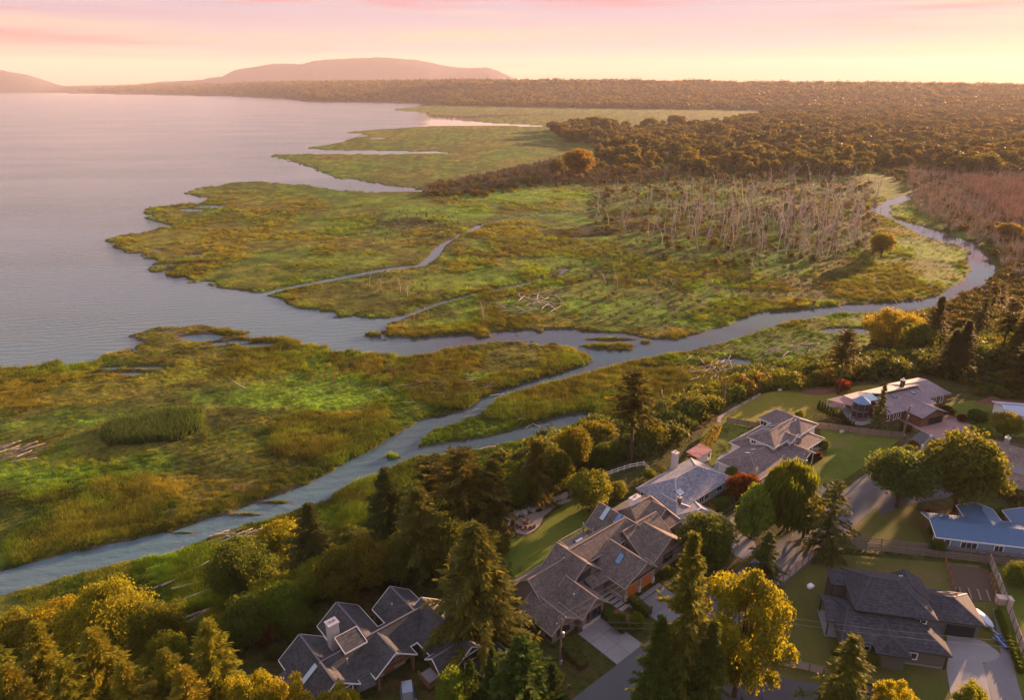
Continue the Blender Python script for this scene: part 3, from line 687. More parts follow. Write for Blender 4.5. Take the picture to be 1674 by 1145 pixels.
M_METAL = plain('galvanised_metal', (.45, .46, .48), .4, .7, .1); M_BLACK = plain('black_plastic', (.02, .02, .022), .5); M_POLE = plain('pole_wood', (.17, .125, .095), .9, 0, .3, 2); M_WIRE = plain('wire_cable', (.12, .115, .115), .5)
def _glass(t): return pbsdf(t, (.035, .045, .055), .06, 0, .8)
M_GLASS = material('window_glass', _glass)
def _sky_glass(t): return pbsdf(t, (.30, .42, .50), .10, 0, .8)
M_SKYL = material('skylight_glass', _sky_glass)
def _bglass(t): return pbsdf(t, (.06, .17, .32), .12, 0, .8)
M_BGLASS = material('blue_glass', _bglass)
def lawn(name, c0, c1, c2, s=.35):
    def f(t):
        gp = t.n('ShaderNodeNewGeometry').outputs['Position']
        a = t.noise(gp, s, 5, .62); b = t.noise(gp, 6.0, 3, .7); d = t.noise(gp, .09, 3)
        c = t.mix(t.n('ShaderNodeMapRange', i={0: a, 1: .35, 2: .65}).outputs[0], c0, c1); c = t.mix(t.n('ShaderNodeMapRange', i={0: d, 1: .52, 2: .72}).outputs[0], c, c2)
        c = t.n('ShaderNodeVectorMath', operation='SCALE', i={0: c, 3: t.math('MULTIPLY_ADD', b, 1.1, .45)}).outputs[0]
        return pbsdf(t, c, .95, 0, .1, bump(t, b, .8, .12))
    return material(name, f)
M_LAWN = lawn('mown_lawn', (.078, .110, .016), (.105, .135, .020), (.13, .125, .03)); M_LAWNB = lawn('green_lawn', (.085, .122, .016), (.105, .145, .018), (.125, .14, .026)); M_LAWND = lawn('dry_lawn', (.070, .084, .018), (.098, .094, .024), (.145, .108, .048), .25); M_LAWNG = lawn('sun_tinted_lawn', (.135, .145, .02), (.165, .155, .024), (.18, .15, .028))  # golden last lawn has sunlight put into it; the rest are grass tones

class House:
    def __init__(s, name, th, o, label, z=PZ, cat='house'):
        s.th, s.o = R(th), o; c, n = math.cos(s.th), math.sin(s.th)
        s.root = tag(empty(name, (o[0] * c - o[1] * n, o[0] * n + o[1] * c, z), s.th), label, cat)
    def w(s, a, b): c, n = math.cos(s.th), math.sin(s.th); return (a * c - b * n, a * n + b * c)
    def put(s, mb, name, mat, parent=None):
        mb.V = [(v[0] - s.o[0], v[1] - s.o[1], v[2]) for v in mb.V] ; return mb.build(name, mat, parent or s.root)
    def wing(s, ax, c, hw, s0, s1, ev, rg, roof, wall, hip0=0, hip1=0, ov=.45, z0=-.3, trim=None, cap=None, th=.16):
        f = (lambda p, q, z: (p, q, z)) if ax == 'a' else (lambda p, q, z: (q, p, z))
        A0, A1, B0, B1 = f(s0, c - hw, ev), f(s1, c - hw, ev), f(s0, c + hw, ev), f(s1, c + hw, ev); R0, R1 = f(s0 + hip0, c, rg), f(s1 - hip1, c, rg)
        m = MB(); dn = lambda p: (p[0], p[1], p[2] - th)
        tops = [[A0, A1, R1, R0], [B1, B0, R0, R1]] + ([[B0, A0, R0]] if hip0 > 0 else []) + ([[A1, B1, R1]] if hip1 else [])
        for t_ in tops: m.add(t_, [tuple(range(len(t_)))]); m.add([dn(p) for p in t_], [tuple(range(len(t_) - 1, -1, -1))])
        rim = [(A0, A1), (B1, B0)] + ([(B0, A0)] if hip0 > 0 else [(R0, A0), (B0, R0)]) + ([(A1, B1)] if hip1 else [(A1, R1), (R1, B1)])
        for P, Q in rim: m.add([P, Q, dn(Q), dn(P)], [(0, 1, 2, 3)])
        r_ = s.put(m, 'roof', roof)
        fm = MB(); ctr = Vector(f((s0 + s1) / 2, c, 0))
        for P, Q in rim:
            d = Vector((Q[1] - P[1], P[0] - Q[0], 0)).normalized(); mid = (Vector(P) + Vector(Q)) / 2
            if d.dot(mid - ctr) < 0: d = -d
            e = d * .035; i_ = d * -.03
            vs = [(p[0] + k.x, p[1] + k.y, p[2] + dz) for p in (P, Q) for k in (i_, e) for dz in (-th - .03, .02)]
            fm.add(vs, [(0, 1, 3, 2), (4, 6, 7, 5), (0, 4, 5, 1), (2, 3, 7, 6), (1, 5, 7, 3), (0, 2, 6, 4)])
        s.put(fm, 'fascia', trim or M_DKTRIM)
        cm = MB()
        for P, Q in [(R0, R1)] + ([(A0, R0), (B0, R0)] if hip0 > 0 else []) + ([(A1, R1), (B1, R1)] if hip1 else []):
            if (Vector(P) - Vector(Q)).length > .3: cm.beam((P[0], P[1], P[2] + .015), (Q[0], Q[1], Q[2] + .015), .24, .07)
        if cm.V: s.put(cm, 'ridge_cap', cap or M_RIDGE, None)
        if wall is None: return r_
        sl = (rg - ev) / hw; zt = ev + sl * ov - th - .01; wm_ = MB()
        o0, o1 = ov, ov
        P = [f(s0 + o0, c - hw + ov, 0), f(s1 - o1, c + hw - ov, 0)]
        wm_.box(min(P[0][0], P[1][0]), max(P[0][0], P[1][0]), min(P[0][1], P[1][1]), max(P[0][1], P[1][1]), z0, zt)
        g0, g1 = s0 + max(o0, hip0), s1 - max(o1, hip1)
        if g1 > g0 and not (hip0 and hip1):
            wm_.add([f(g0, c - hw + ov, zt), f(g0, c + hw - ov, zt), f(g0, c, rg - th - .02), f(g1, c - hw + ov, zt), f(g1, c + hw - ov, zt), f(g1, c, rg - th - .02)],
                    [(0, 1, 2), (5, 4, 3), (0, 2, 5, 3), (1, 4, 5, 2)])
        s.put(wm_, 'wall', wall); return r_
    def box(s, name, a0, a1, b0, b1, z0, z1, mat, parent=None): return s.put(MB().box(a0, a1, b0, b1, z0, z1), name, mat, parent)
    def slab(s, name, pts, th, mat): return s.put(MB().slab(pts, th), name, mat)
    def win(s, face, k, p, z, w_, h_, frame=None, cols=2, name='window', glass=None, rows=1):
        """window on the wall plane `face` = k, centred at p along it, sill at z"""
        sg = 1 if face[1] == '+' else -1
        f = (lambda q, d, zz: (k + sg * d, q, zz)) if face[0] == 'a' else (lambda q, d, zz: (q, k + sg * d, zz))
        def bx(m, q0, q1, d0, d1, z0, z1):
            P, Q = f(q0, d0, z0), f(q1, d1, z1); m.box(min(P[0], Q[0]), max(P[0], Q[0]), min(P[1], Q[1]), max(P[1], Q[1]), z0, z1)
        m = MB(); t_ = .13; a, b = p - w_ / 2, p + w_ / 2
        bx(m, a - t_, b + t_, .002, .07, z - t_, z); bx(m, a - t_, b + t_, .002, .07, z + h_, z + h_ + t_)
        bx(m, a - t_, a, .002, .07, z, z + h_); bx(m, b, b + t_, .002, .07, z, z + h_)
        for q in range(1, cols): c = a + w_ * q / cols; bx(m, c - .03, c + .03, .03, .06, z, z + h_)
        for q in range(1, rows): c = z + h_ * q / rows; bx(m, a, b, .03, .055, c - .025, c + .025)
        fr = s.put(m, name, frame or M_WHITE); g = MB()
        for q in range(cols): bx(g, a + w_ * q / cols + .012, a + w_ * (q + 1) / cols - .012, .004, .028, z + .002, z + h_ - .002)
        s.put(g, 'pane', glass or M_GLASS, fr); return fr
    def door(s, face, k, p, z, w_, h_, mat, cols=4, rows=5, frame=None):
        sg = 1 if face[1] == '+' else -1
        f = (lambda q, d, zz: (k + sg * d, q, zz)) if face[0] == 'a' else (lambda q, d, zz: (q, k + sg * d, zz))
        def bx(m, q0, q1, d0, d1, z0, z1):
            P, Q = f(q0, d0, z0), f(q1, d1, z1); m.box(min(P[0], Q[0]), max(P[0], Q[0]), min(P[1], Q[1]), max(P[1], Q[1]), z0, z1)
        a, b = p - w_ / 2, p + w_ / 2; m = MB(); bx(m, a, b, .002, .03, z, z + h_); d = s.put(m, 'garage_door', mat)
        m = MB(); bx(m, a - .14, a, .002, .09, z, z + h_ + .14); bx(m, b, b + .14, .002, .09, z, z + h_ + .14); bx(m, a, b, .002, .09, z + h_, z + h_ + .14); s.put(m, 'door_frame', frame or M_WHITE)
        for i in range(cols):
            for j in range(rows):
                m = MB(); g = .035; bx(m, a + w_ * i / cols + g, a + w_ * (i + 1) / cols - g, .03, .055, z + h_ * j / rows + g, z + h_ * (j + 1) / rows - g); s.put(m, 'panel', mat, d)
    def skylight(s, ax, c, side, hw, ev, rg, p, q, lw, ll, glass=None):
        """pane lying on the slope: p along the ridge, q distance from the ridge"""
        sl = (rg - ev) / hw; f = (lambda p_, q_, z: (p_, q_, z)) if ax == 'a' else (lambda p_, q_, z: (q_, p_, z))
        def quad(x0, x1, y0, y1, dz): return [f(p_, c + side * q_, rg - sl * q_ + dz) for p_, q_ in ((x0, y0), (x1, y0), (x1, y1), (x0, y1))]
        fr = s.put(MB().slab(quad(p - lw / 2 - .07, p + lw / 2 + .07, q - ll / 2 - .07, q + ll / 2 + .07, .10), .16), 'skylight', M_DKTRIM)
        s.put(MB().slab(quad(p - lw / 2, p + lw / 2, q - ll / 2, q + ll / 2, .125), .02), 'pane', glass or M_SKYL, fr)
    def chimney(s, a, b, w_, d_, z0, z1, mat, pots=1):
        c = s.box('chimney', a - w_ / 2, a + w_ / 2, b - d_ / 2, b + d_ / 2, z0, z1, mat)
        s.box('chimney_cap', a - w_ / 2 - .1, a + w_ / 2 + .1, b - d_ / 2 - .1, b + d_ / 2 + .1, z1 + .001, z1 + .16, M_PSTONE, c)
        for k in range(pots): x = a + (k - (pots - 1) / 2) * .5; s.put(MB().tube([(x, b, z1 + .16), (x, b, z1 + .55), (x, b, z1 + .6)], [.13, .13, .18], 8), 'flue', M_METAL, c)
    def vent(s, a, b, z, h_=.6): s.put(MB().tube([(a, b, z - .3), (a, b, z + h_), (a, b, z + h_ + .02), (a, b, z + h_ + .14)], [.07, .07, .13, .13], 8), 'roof_vent', M_METAL)
    def post(s, a, b, z0, z1, mat=None, w_=.16, name='post'): return s.box(name, a - w_ / 2, a + w_ / 2, b - w_ / 2, b + w_ / 2, z0, z1, mat or M_WHITE)

# charcoal house at the foot of the picture
A = House('shingle_house', 40.4, (31, 65), 'sprawling house with many charcoal shingle gables and a pale stone chimney below the bluff trees')
kw = dict(trim=M_WHITE, cap=M_RIDGE)
A.wing('b', 24.0, 3.15, 60.9, 71.1, 2.6, 5.0, M_RA, M_WA, **kw)
A.wing('b', 30.45, 3.15, 65.0, 73.4, 2.62, 5.0, M_RA, M_WA, **kw)
A.wing('a', 65.0, 2.95, 23.9, 39.8, 2.58, 4.98, M_RA, M_WA, **kw)
A.wing('b', 32.0, 3.1, 60.3, 65.2, 2.6, 4.85, M_RA, None, **kw)
A.wing('b', 37.8, 3.1, 65.0, 71.4, 2.63, 5.0, M_RA, M_WA, **kw)
A.wing('b', 39.8, 3.6, 54.6, 66.4, 2.6, 5.2, M_RA, M_WA, **kw)
A.wing('a', 57.0, 1.75, 35.2, 39.7, 2.9, 4.35, M_RA, M_WA, ov=.5, **kw)
A.wing('b', 42.3, 2.6, 48.6, 55.6, 1.9, 3.4, M_RA, M_WA, **kw)
A.slab('porch_roof', [(18.6, 62.0, 2.3), (21.2, 62.0, 2.75), (21.2, 68.9, 2.75), (18.6, 68.9, 2.3)], .2, M_RA); A.box('wall', 19.0, 21.0, 62.4, 68.5, -.3, 2.0, M_WA)
A.slab('entry_roof', [(26.6, 60.4, 2.0), (28.9, 60.0, 2.0), (28.9, 62.4, 3.0), (26.6, 62.4, 3.0)], .15, M_RA)
A.box('cupola_wall', 27.5, 29.6, 64.6, 66.3, 4.2, 5.2, M_WA); A.slab('cupola_roof', [(26.9, 64.0, 5.2), (30.0, 64.0, 5.2), (30.0, 66.7, 5.75), (26.9, 66.7, 5.75)], .16, M_RA)
A.win('b-', 64.6, 28.5, 4.55, 1.3, .5, cols=2)
mm = MB()
for P, Q in (((26.86, 63.97), (30.04, 63.97)), ((26.86, 66.73), (30.04, 66.73)), ((26.88, 64.0), (26.88, 66.7)), ((30.02, 64.0), (30.02, 66.7))):
    zz = [5.2 + (q[1] - 64) * .2037 for q in (P, Q)]; mm.beam((*P, zz[0] - .06), (*Q, zz[1] - .06), .05, .22)
A.put(mm, 'cupola_trim', M_WHITE)
A.chimney(27.35, 68.2, 1.35, 1.15, 0, 6.9, M_PSTONE, 2)
A.skylight('b', 24.0, -1, 3.15, 2.6, 5.0, 65.2, 1.5, .75, 2.0)
A.vent(26.9, 63.6, 4.0); A.vent(36.3, 68.4, 4.0)
A.win('b-', 61.35, 24.4, .9, 1.0, 2.2, cols=1); A.win('b-', 61.35, 25.7, .9, 1.0, 1.9, cols=1); A.win('b-', 61.35, 23.1, .9, 1.0, 1.9, cols=1)
A.box('stone_front', 29.6, 34.4, 62.35, 62.6, -.3, 2.6, M_STONE); A.box('front_door', 31.2, 32.7, 62.24, 62.345, 0, 2.2, M_BROWNW)
for a in (29.5, 34.6): A.post(a, 60.8, -.3, 2.55, M_BROWNW, .4, 'porch_post')
A.put(MB().beam((29.3, 60.75, 2.62), (34.8, 60.75, 2.62), .3, .3), 'porch_beam', M_BROWNW); A.put(MB().beam((30.6, 60.5, 3.5), (33.4, 60.5, 3.5), .22, .22), 'truss_beam', M_BROWNW)
A.box('balcony', 33.9, 35.9, 55.8, 58.4, 1.2, 1.45, M_BROWNW); A.box('balcony_floor', 34.0, 35.8, 55.9, 58.3, 1.452, 1.50, M_CONC)
for nm, q in (('railing', (33.9, 35.9, 55.72, 55.79)), ('railing', (33.83, 33.9, 55.8, 58.4))): A.box(nm, *q, 1.2, 2.2, M_BROWNW)
A.box('gable_brace', 38.6, 41.0, 54.72, 54.82, 3.9, 4.05, M_WHITE); A.win('b-', 55.05, 39.8, 1.2, 1.8, 1.3)
A.box('terrace', 18.2, 19.0, 61.4, 69.4, -.3, .6, M_CONC)

# brown-grey house in the middle, two orange garage doors
B = House('shingle_house', 40.4, (68, 57), 'large brown-grey shingle house with steep gables and two orange garage doors')
kw = dict(trim=M_TRIM, cap=M_RIDGEB)
B.wing('b', 68.9, 3.85, 50.85, 57.4, 2.75, 6.0, M_RB, M_WB, hip0=-.9, ov=.35, **kw)
B.wing('b', 61.6, 4.0, 55.4, 61.8, 3.0, 6.45, M_RB, M_WB, **kw)
B.wing('b', 58.7, 2.75, 50.6, 56.8, 2.5, 4.85, M_RB, M_WB, ov=.6, **kw)
B.wing('a', 59.2, 3.9, 53.4, 61.0, 2.55, 5.4, M_RB, M_WB, ov=.6, **kw)
B.wing('b', 53.7, 2.7, 51.6, 58.6, 2.0, 3.7, M_RB, M_WB, **kw)
B.wing('a', 59.4, 2.3, 61.8, 74.6, 4.3, 6.3, M_RB, M_WB, ov=.4, **kw)
B.wing('b', 75.1, 3.6, 57.1, 65.3, 3.0, 6.05, M_RB, M_WB, **kw)
B.wing('a', 57.6, 4.4, 72.2, 80.5, 2.8, 5.8, M_RB, M_WB, **kw)
B.wing('b', 76.9, 4.1, 51.6, 57.2, 2.95, 5.65, M_RB, M_WB, **kw)
B.wing('a', 60.6, 5.0, 75.5, 85.2, 2.9, 6.4, M_RB, M_WB, hip0=2, hip1=2.5, **kw)
B.wing('b', 82.4, 1.9, 57.0, 60.4, 4.0, 5.9, M_RB, M_WB, **kw)
B.slab('porch_roof', [(61.6, 54.0, 2.5), (65.2, 53.8, 2.5), (64.9, 57.2, 3.9), (61.6, 57.4, 3.9)], .18, M_RB); B.box('wall', 61.9, 64.6, 54.4, 57.2, -.3, 2.4, M_WB)
B.door('b-', 51.2, 67.2, .05, 2.35, 2.15, M_ORANGE, 4, 4, M_TRIM); B.door('b-', 51.2, 70.6, .05, 2.35, 2.15, M_ORANGE, 4, 4, M_TRIM)
for a in (65.72, 68.9, 72.1): B.box('stone_pier', a - .22, a + .22, 50.9, 51.28, -.3, 1.0, M_PSTONE); B.box('pilaster', a - .14, a + .14, 50.98, 51.26, 1.0, 2.5, M_TRIM)
B.box('stone_base', 65.2, 65.38, 51.35, 57.0, -.3, .75, M_STONE)
B.put(MB().beam((65.5, 51.1, 2.62), (72.3, 51.1, 2.62), .12, .2), 'gable_beam', M_DKTRIM); B.put(MB().beam((65.36, 51.2, 2.2), (65.36, 57.0, 2.2), .10, .08), 'belt_board', M_DKTRIM)
B.skylight('b', 68.9, -1, 3.85, 2.6, 6.0, 54.2, 1.35, .8, 1.2, M_BGLASS)
B.skylight('b', 75.1, -1, 3.6, 3.0, 6.05, 63.2, .95, .8, 1.9); B.skylight('b', 75.1, -1, 3.6, 3.0, 6.05, 60.6, .95, .8, 1.9, M_BGLASS)
B.win('b-', 55.85, 61.6, 3.4, 2.6, 1.1, M_DKTRIM, 3); B.win('b-', 51.2, 58.9, .7, 2.6, 1.5, M_DKTRIM, 4); B.win('b-', 57.3, 66.2, 3.6, 1.3, .6, M_DKTRIM)
B.box('stone_base', 56.6, 60.9, 51.0, 51.18, -.3, .6, M_PSTONE); B.win('b-', 57.55, 75.1, 4.2, .9, .9, M_WHITE, 1); B.win('b-', 52.05, 76.9, 1.0, 2.2, 1.4, M_DKTRIM, 3)
for a in (56.0, 58.0): B.post(a, 51.2, -.3, 2.4, M_BROWNW, .3, 'porch_post')
for b_ in (52.6, 54.6): B.win('a-', 51.45, b_, .6, 1.1, 1.1, M_DKTRIM)
B.win('b-', 52.05, 53.7, .7, 2.2, 1.1, M_DKTRIM, 3)
B.chimney(79.0, 61.0, 1.9, .9, 4, 7.4, M_WHITE, 2); B.vent(60.3, 58.9, 5.3, .5); B.vent(57.2, 53.6, 3.9, .4); B.vent(73.4, 60.6, 4.9, .4)
# terrace deck at the back with a table
B.box('deck', 66.4, 72.3, 61.9, 66.2, -.2, .9, M_DECK)
for k in range(9): a = 66.4 + k * .7; B.box('baluster', a, a + .08, 66.12, 66.2, .9, 1.8, M_TRIM)
for k in range(7): b_ = 61.95 + k * .68; B.box('baluster', 66.4, 66.48, b_, b_ + .08, .9, 1.8, M_TRIM)
B.put(MB().beam((66.3, 66.16, 1.84), (72.3, 66.16, 1.84), .12, .08), 'deck_rail', M_TRIM); B.put(MB().beam((66.44, 61.9, 1.84), (66.44, 66.2, 1.84), .12, .08), 'deck_rail', M_TRIM)
for a, b_ in ((71.6, 65.6), (71.6, 63.4)): B.post(a, b_, .9, 3.3, M_TRIM, .2)
tb = tag(empty('patio_table', (*B.w(69.4, 64.0), PZ + .9), R(40.4)), 'square white patio table with benches on the grey terrace deck', 'table')
MB().box(-.75, .75, -.6, .6, .70, .76).build('table_top', M_WHITE, tb)
for sx in (-1, 1):
    for sy in (-1, 1): MB().box(sx * .6 - .04, sx * .6 + .04, sy * .48 - .04, sy * .48 + .04, 0, .70).build('leg', M_BROWNW, tb)
for k, (dx, dy) in enumerate(((0, -1.1), (0, 1.1), (1.25, 0))):
    bn = tag(empty('patio_bench', (*B.w(69.4 + dx, 64 + dy), PZ + .9), R(40.4 + (90 if k == 2 else 0))), ('wooden bench on the near side of the white deck table', 'wooden bench on the far side of the white deck table', 'wooden bench at the house end of the white deck table')[k], 'bench')
    MB().box(-.6, .6, -.17, .17, .40, .46).build('seat', M_BROWNW, bn)
    for sx in (-.5, .5): MB().box(sx - .05, sx + .05, -.15, .15, 0, .40).build('leg', M_BROWNW, bn)

# blue-grey hipped house behind it
C = House('hipped_house', 40.4, (96, 63), 'low powder-blue house under a hipped blue-grey shake roof with pale hip caps')
kw = dict(trim=M_TRIM, cap=M_RIDGEC)
C.wing('a', 62.9, 4.75, 87.6, 104.6, 2.4, 4.7, M_RC, M_WC, hip0=5.2, hip1=5.2, **kw)
C.wing('b', 88.2, 2.2, 57.2, 62.5, 2.42, 3.6, M_RC, M_WC, hip0=1.6, **kw)
C.wing('a', 54.8, 3.1, 85.3, 92.4, 2.38, 4.05, M_RC, M_WC, hip0=3.0, hip1=3.0, **kw)
C.chimney(98.6, 67.3, 1.0, 1.0, 0, 5.9, M_PSTONE, 1); C.chimney(88.4, 58.6, .5, .5, 2, 4.6, M_BROWNW, 1); C.skylight('a', 62.9, -1, 4.75, 2.4, 4.7, 91.2, 2.4, 1.5, 1.1)
for q in (89.4, 91.0): C.win('b-', 58.6, q + 6, .6, 1.2, 1.3)
C.win('a-', 88.05, 65.6, .5, 2.2, 1.6, cols=3); C.win('a-', 88.05, 62.9, .5, 1.6, 1.6); C.win('b-', 58.6, 101.0, .8, 1.6, 1.2); C.vent(93.5, 60.5, 3.8, .3)
C.door('b-', 52.15, 88.6, 0, 2.6, 2.0, M_WHITE, 4, 4)
sh = House('garden_shed', 40.4, (107.5, 68.3), 'small white garden shed with a pink sloping roof', cat='shed')
sh.box('wall', 106.6, 109.6, 67.1, 69.3, -.2, 2.2, M_WHITE); sh.slab('roof', [(105.9, 66.7, 2.22), (110.6, 66.7, 2.5), (110.6, 69.9, 2.6), (105.9, 69.9, 2.35)], .14, M_RP); sh.box('door', 106.5, 106.595, 67.8, 68.8, 0, 1.9, M_TRIM); sh.box('step', 109.62, 111.0, 67.0, 68.6, -.2, .15, M_CONC)
sh.post(110.4, 66.9, 0, 2.3, M_WHITE, .1)

# white two-storey house
D = House('white_house', 40, (120, 60), 'white two-storey house with layered weathered brown hip roofs')
kw = dict(trim=M_WHITE, cap=M_RIDGEB)
D.wing('a', 59.8, 4.7, 106.9, 132.3, 2.5, 4.2, M_RD, M_WHITE, hip0=4.4, hip1=3.5, **kw)
D.wing('a', 64.4, 2.7, 115.4, 127.5, 2.48, 3.7, M_RD, M_WHITE, hip0=2, hip1=2, **kw)
D.wing('a', 61.0, 3.1, 116.7, 129.6, 4.6, 6.1, M_RD, M_WHITE, hip0=3.1, z0=2, **kw)
D.wing('b', 129.7, 3.7, 57.4, 67.2, 4.58, 6.15, M_RD, M_WHITE, hip0=2.6, hip1=1.8, z0=0, **kw)
D.wing('b', 123.4, 1.8, 57.0, 60.6, 4.4, 5.3, M_RD, M_WHITE, z0=2.5, **kw)
D.wing('b', 122.7, 2.3, 53.2, 58.2, 2.5, 3.7, M_RD, None, **kw)
for q in (122.5, 123.4, 124.3): D.win('b-', 57.45, q, 2.95, .55, 1.4, cols=1)
D.win('a-', 117.15, 62.7, 3.55, .9, .7); D.win('a-', 117.15, 59.8, 3.55, .8, .6); D.win('b-', 58.35, 119.2, 3.6, 1.8, .6, cols=3); D.win('b-', 55.55, 129.4, .9, 1.6, .9); D.win('a-', 126.45, 66.0, 3.2, 1.3, 1.2); D.win('a-', 107.35, 60.5, .4, 1.2, 1.5, cols=1); D.win('a-', 115.85, 64.8, .8, .8, 1.1)
D.win('b-', 55.55, 127.3, .9, .8, 1.1, cols=1); D.win('b-', 55.55, 113.4, .6, 2.6, 1.3, cols=3)
for a in (120.8, 124.6): D.post(a, 53.6, 0, 2.45, M_WHITE, .2, 'porch_post')
for p_, q_ in ((112.2, 2.6), (114.2, 2.6)): D.skylight('a', 59.8, 1, 4.7, 2.5, 4.2, p_, 1.1, .7, 1.0)
D.skylight('a', 61.0, 1, 3.1, 4.6, 6.1, 121.0, 1.4, .8, 1.4); D.skylight('a', 61.0, 1, 3.1, 4.6, 6.1, 123.4, 1.4, .8, 1.4); D.skylight('b', 129.7, -1, 3.7, 4.58, 6.15, 60.4, 1.2, .5, 1.3); D.skylight('a', 64.4, -1, 2.7, 2.48, 3.7, 117.2, 1.3, .9, .7)
D.vent(126.6, 60.8, 5.9, .5); D.vent(126.9, 60.0, 5.7, .5); D.vent(125.8, 61.9, 5.8, .5)
D.box('carport_beam', 117.0, 120.6, 54.9, 55.2, 2.0, 2.25, M_WHITE)

# brown house with the glass turret
E_ = House('turret_house', 22, (137, 100), 'red-brown house with pale slanted upper roof, mauve metal roofs and a blue glass turret')
kw = dict(trim=M_DKTRIM, cap=M_RE)
E_.slab('upper_roof', [(133.6, 102.0, 4.9), (146.8, 102.0, 4.9), (145.6, 106.4, 3.9), (131.8, 106.2, 3.7)], .22, M_RE2)
E_.box('wall', 133.9, 146.2, 102.4, 105.8, -.3, 3.6, M_WE); E_.box('clerestory_wall', 134.2, 146.0, 102.35, 102.75, 3.3, 4.62, M_DKTRIM)
E_.slab('lower_roof', [(129.8, 96.4, 2.55), (146.0, 96.4, 2.55), (146.0, 102.3, 4.1), (131.6, 102.3, 4.1)], .18, M_RE); E_.box('wall', 130.4, 145.6, 97.0, 102.3, -.3, 2.5, M_WE)
E_.wing('b', 139.9, 4.2, 91.9, 99.8, 2.6, 4.1, M_RE, M_WE, ov=.6, **kw)
E_.slab('right_roof', [(146.4, 98.9, 2.6), (154.2, 98.9, 2.6), (151.4, 103.6, 4.75), (146.4, 103.6, 4.75)], .18, M_RE); E_.slab('right_roof', [(146.4, 103.62, 4.75), (151.4, 103.62, 4.75), (153.5, 107.5, 3.4), (142.4, 107.3, 3.6), (142.4, 104.2, 4.75)], .18, M_RE2)
E_.box('wall', 146.5, 153.6, 99.4, 107.0, -.3, 2.4, M_WE)
E_.slab('porch_roof', [(128.8, 104.0, 3.0), (134.0, 103.6, 3.4), (133.6, 107.4, 3.1), (128.6, 107.4, 2.9)], .16, M_RE2); E_.box('wall', 129.4, 133.4, 104.3, 106.9, -.3, 2.7, M_WE)
E_.slab('awning', [(124.0, 108.0, 2.4), (126.8, 102.6, 2.5), (129.0, 104.4, 2.7), (128.5, 107.6, 2.75)], .12, M_PINKP)
for a, b_ in ((124.3, 107.8), (126.8, 102.9)): E_.post(a, b_, -.2, 2.3, M_WHITE, .14)
E_.chimney(142.0, 103.0, .8, .7, 3, 6.4, M_DKTRIM, 1)
for p_ in (136.4, 142.6): E_.skylight('a', 102.3, -1, 5.9, 2.55, 4.1, p_ + 1, 1.3, 1.3, .9, M_BGLASS if p_ > 140 else M_GLASS)
E_.door('b-', 92.5, 140.8, 0, 4.4, 1.9, M_BLACK, 6, 3, M_WE)
for q in (131.6, 133.6, 135.0): E_.win('b-', 97.0, q, .5, .6, 1.6, cols=1)
for q in (149.4, 151.8): E_.win('b-', 99.4, q, .5, .7, 1.5, cols=1)
tm = MB(); oct_ = [(127.4 + 1.75 * math.cos(k * math.pi / 4 + .39), 101.2 + 1.75 * math.sin(k * math.pi / 4 + .39)) for k in range(8)]
tm.prism(oct_, -.3, .6); tu = E_.put(tm, 'turret', M_WE)
for k in range(8):
    (x0, y0), (x1, y1) = oct_[k], oct_[(k + 1) % 8]
    E_.put(MB().beam((x0, y0, .6), (x0, y0, 4.2), .16, .16), 'mullion', M_WE, tu)
    for z0, z1 in ((.65, 2.2), (2.45, 4.1)): E_.put(MB().add([(x0, y0, z0), (x1, y1, z0), (x1, y1, z1), (x0, y0, z1), (x0 * .97 + 127.4 * .03, y0 * .97 + 101.2 * .03, z0), (x1 * .97 + 127.4 * .03, y1 * .97 + 101.2 * .03, z0), (x1 * .97 + 127.4 * .03, y1 * .97 + 101.2 * .03, z1), (x0 * .97 + 127.4 * .03, y0 * .97 + 101.2 * .03, z1)], [(0, 1, 2, 3), (7, 6, 5, 4), (0, 4, 5, 1), (2, 6, 7, 3)]), 'pane', M_GLASS, tu)
    for z in (.6, 2.32, 4.15): E_.put(MB().beam((x0, y0, z), (x1, y1, z), .14, .2), 'band', M_FENCEG, tu)
    ex = [(127.4 + (q[0] - 127.4) * 1.15, 101.2 + (q[1] - 101.2) * 1.15) for q in (oct_[k], oct_[(k + 1) % 8])]
    E_.put(MB().slab([(*ex[0], 4.28), (*ex[1], 4.28), (127.4, 101.2, 5.6)], .08), 'glass_roof', M_BGLASS, tu)
E_.slab('glass_roof', [(129.0, 101.2, 3.9), (132.4, 101.0, 4.0), (132.6, 103.4, 4.6), (129.2, 103.6, 4.5)], .1, M_SKYL)

# dusty brown house at the right edge
F_ = House('low_house', 45, (150, 13), 'low buff house with dusty brown roofs round a flat grey roof behind the big trees')
kw = dict(trim=M_TRIM, cap=M_RIDGEB)
F_.wing('b', 156.6, 4.1, -2, 19.4, 2.5, 4.1, M_RF, M_WF, hip1=2.8, **kw); F_.wing('b', 146.3, 3.2, -2, 16.5, 2.3, 3.6, M_RF, M_WF, **kw); F_.box('flat_roof', 149.3, 153.0, 4, 15.2, -.2, 2.35, M_CONCD)
F_.chimney(158.5, 15.6, 1.0, .8, 2, 4.8, M_STONE); F_.vent(155.2, 14.4, 3.6, .3); F_.vent(155.0, 11.8, 3.6, .3); F_.win('a-', 143.55, 13.5, .6, 1.6, 1.1); F_.win('a-', 143.55, 9.5, .6, 1.6, 1.1)

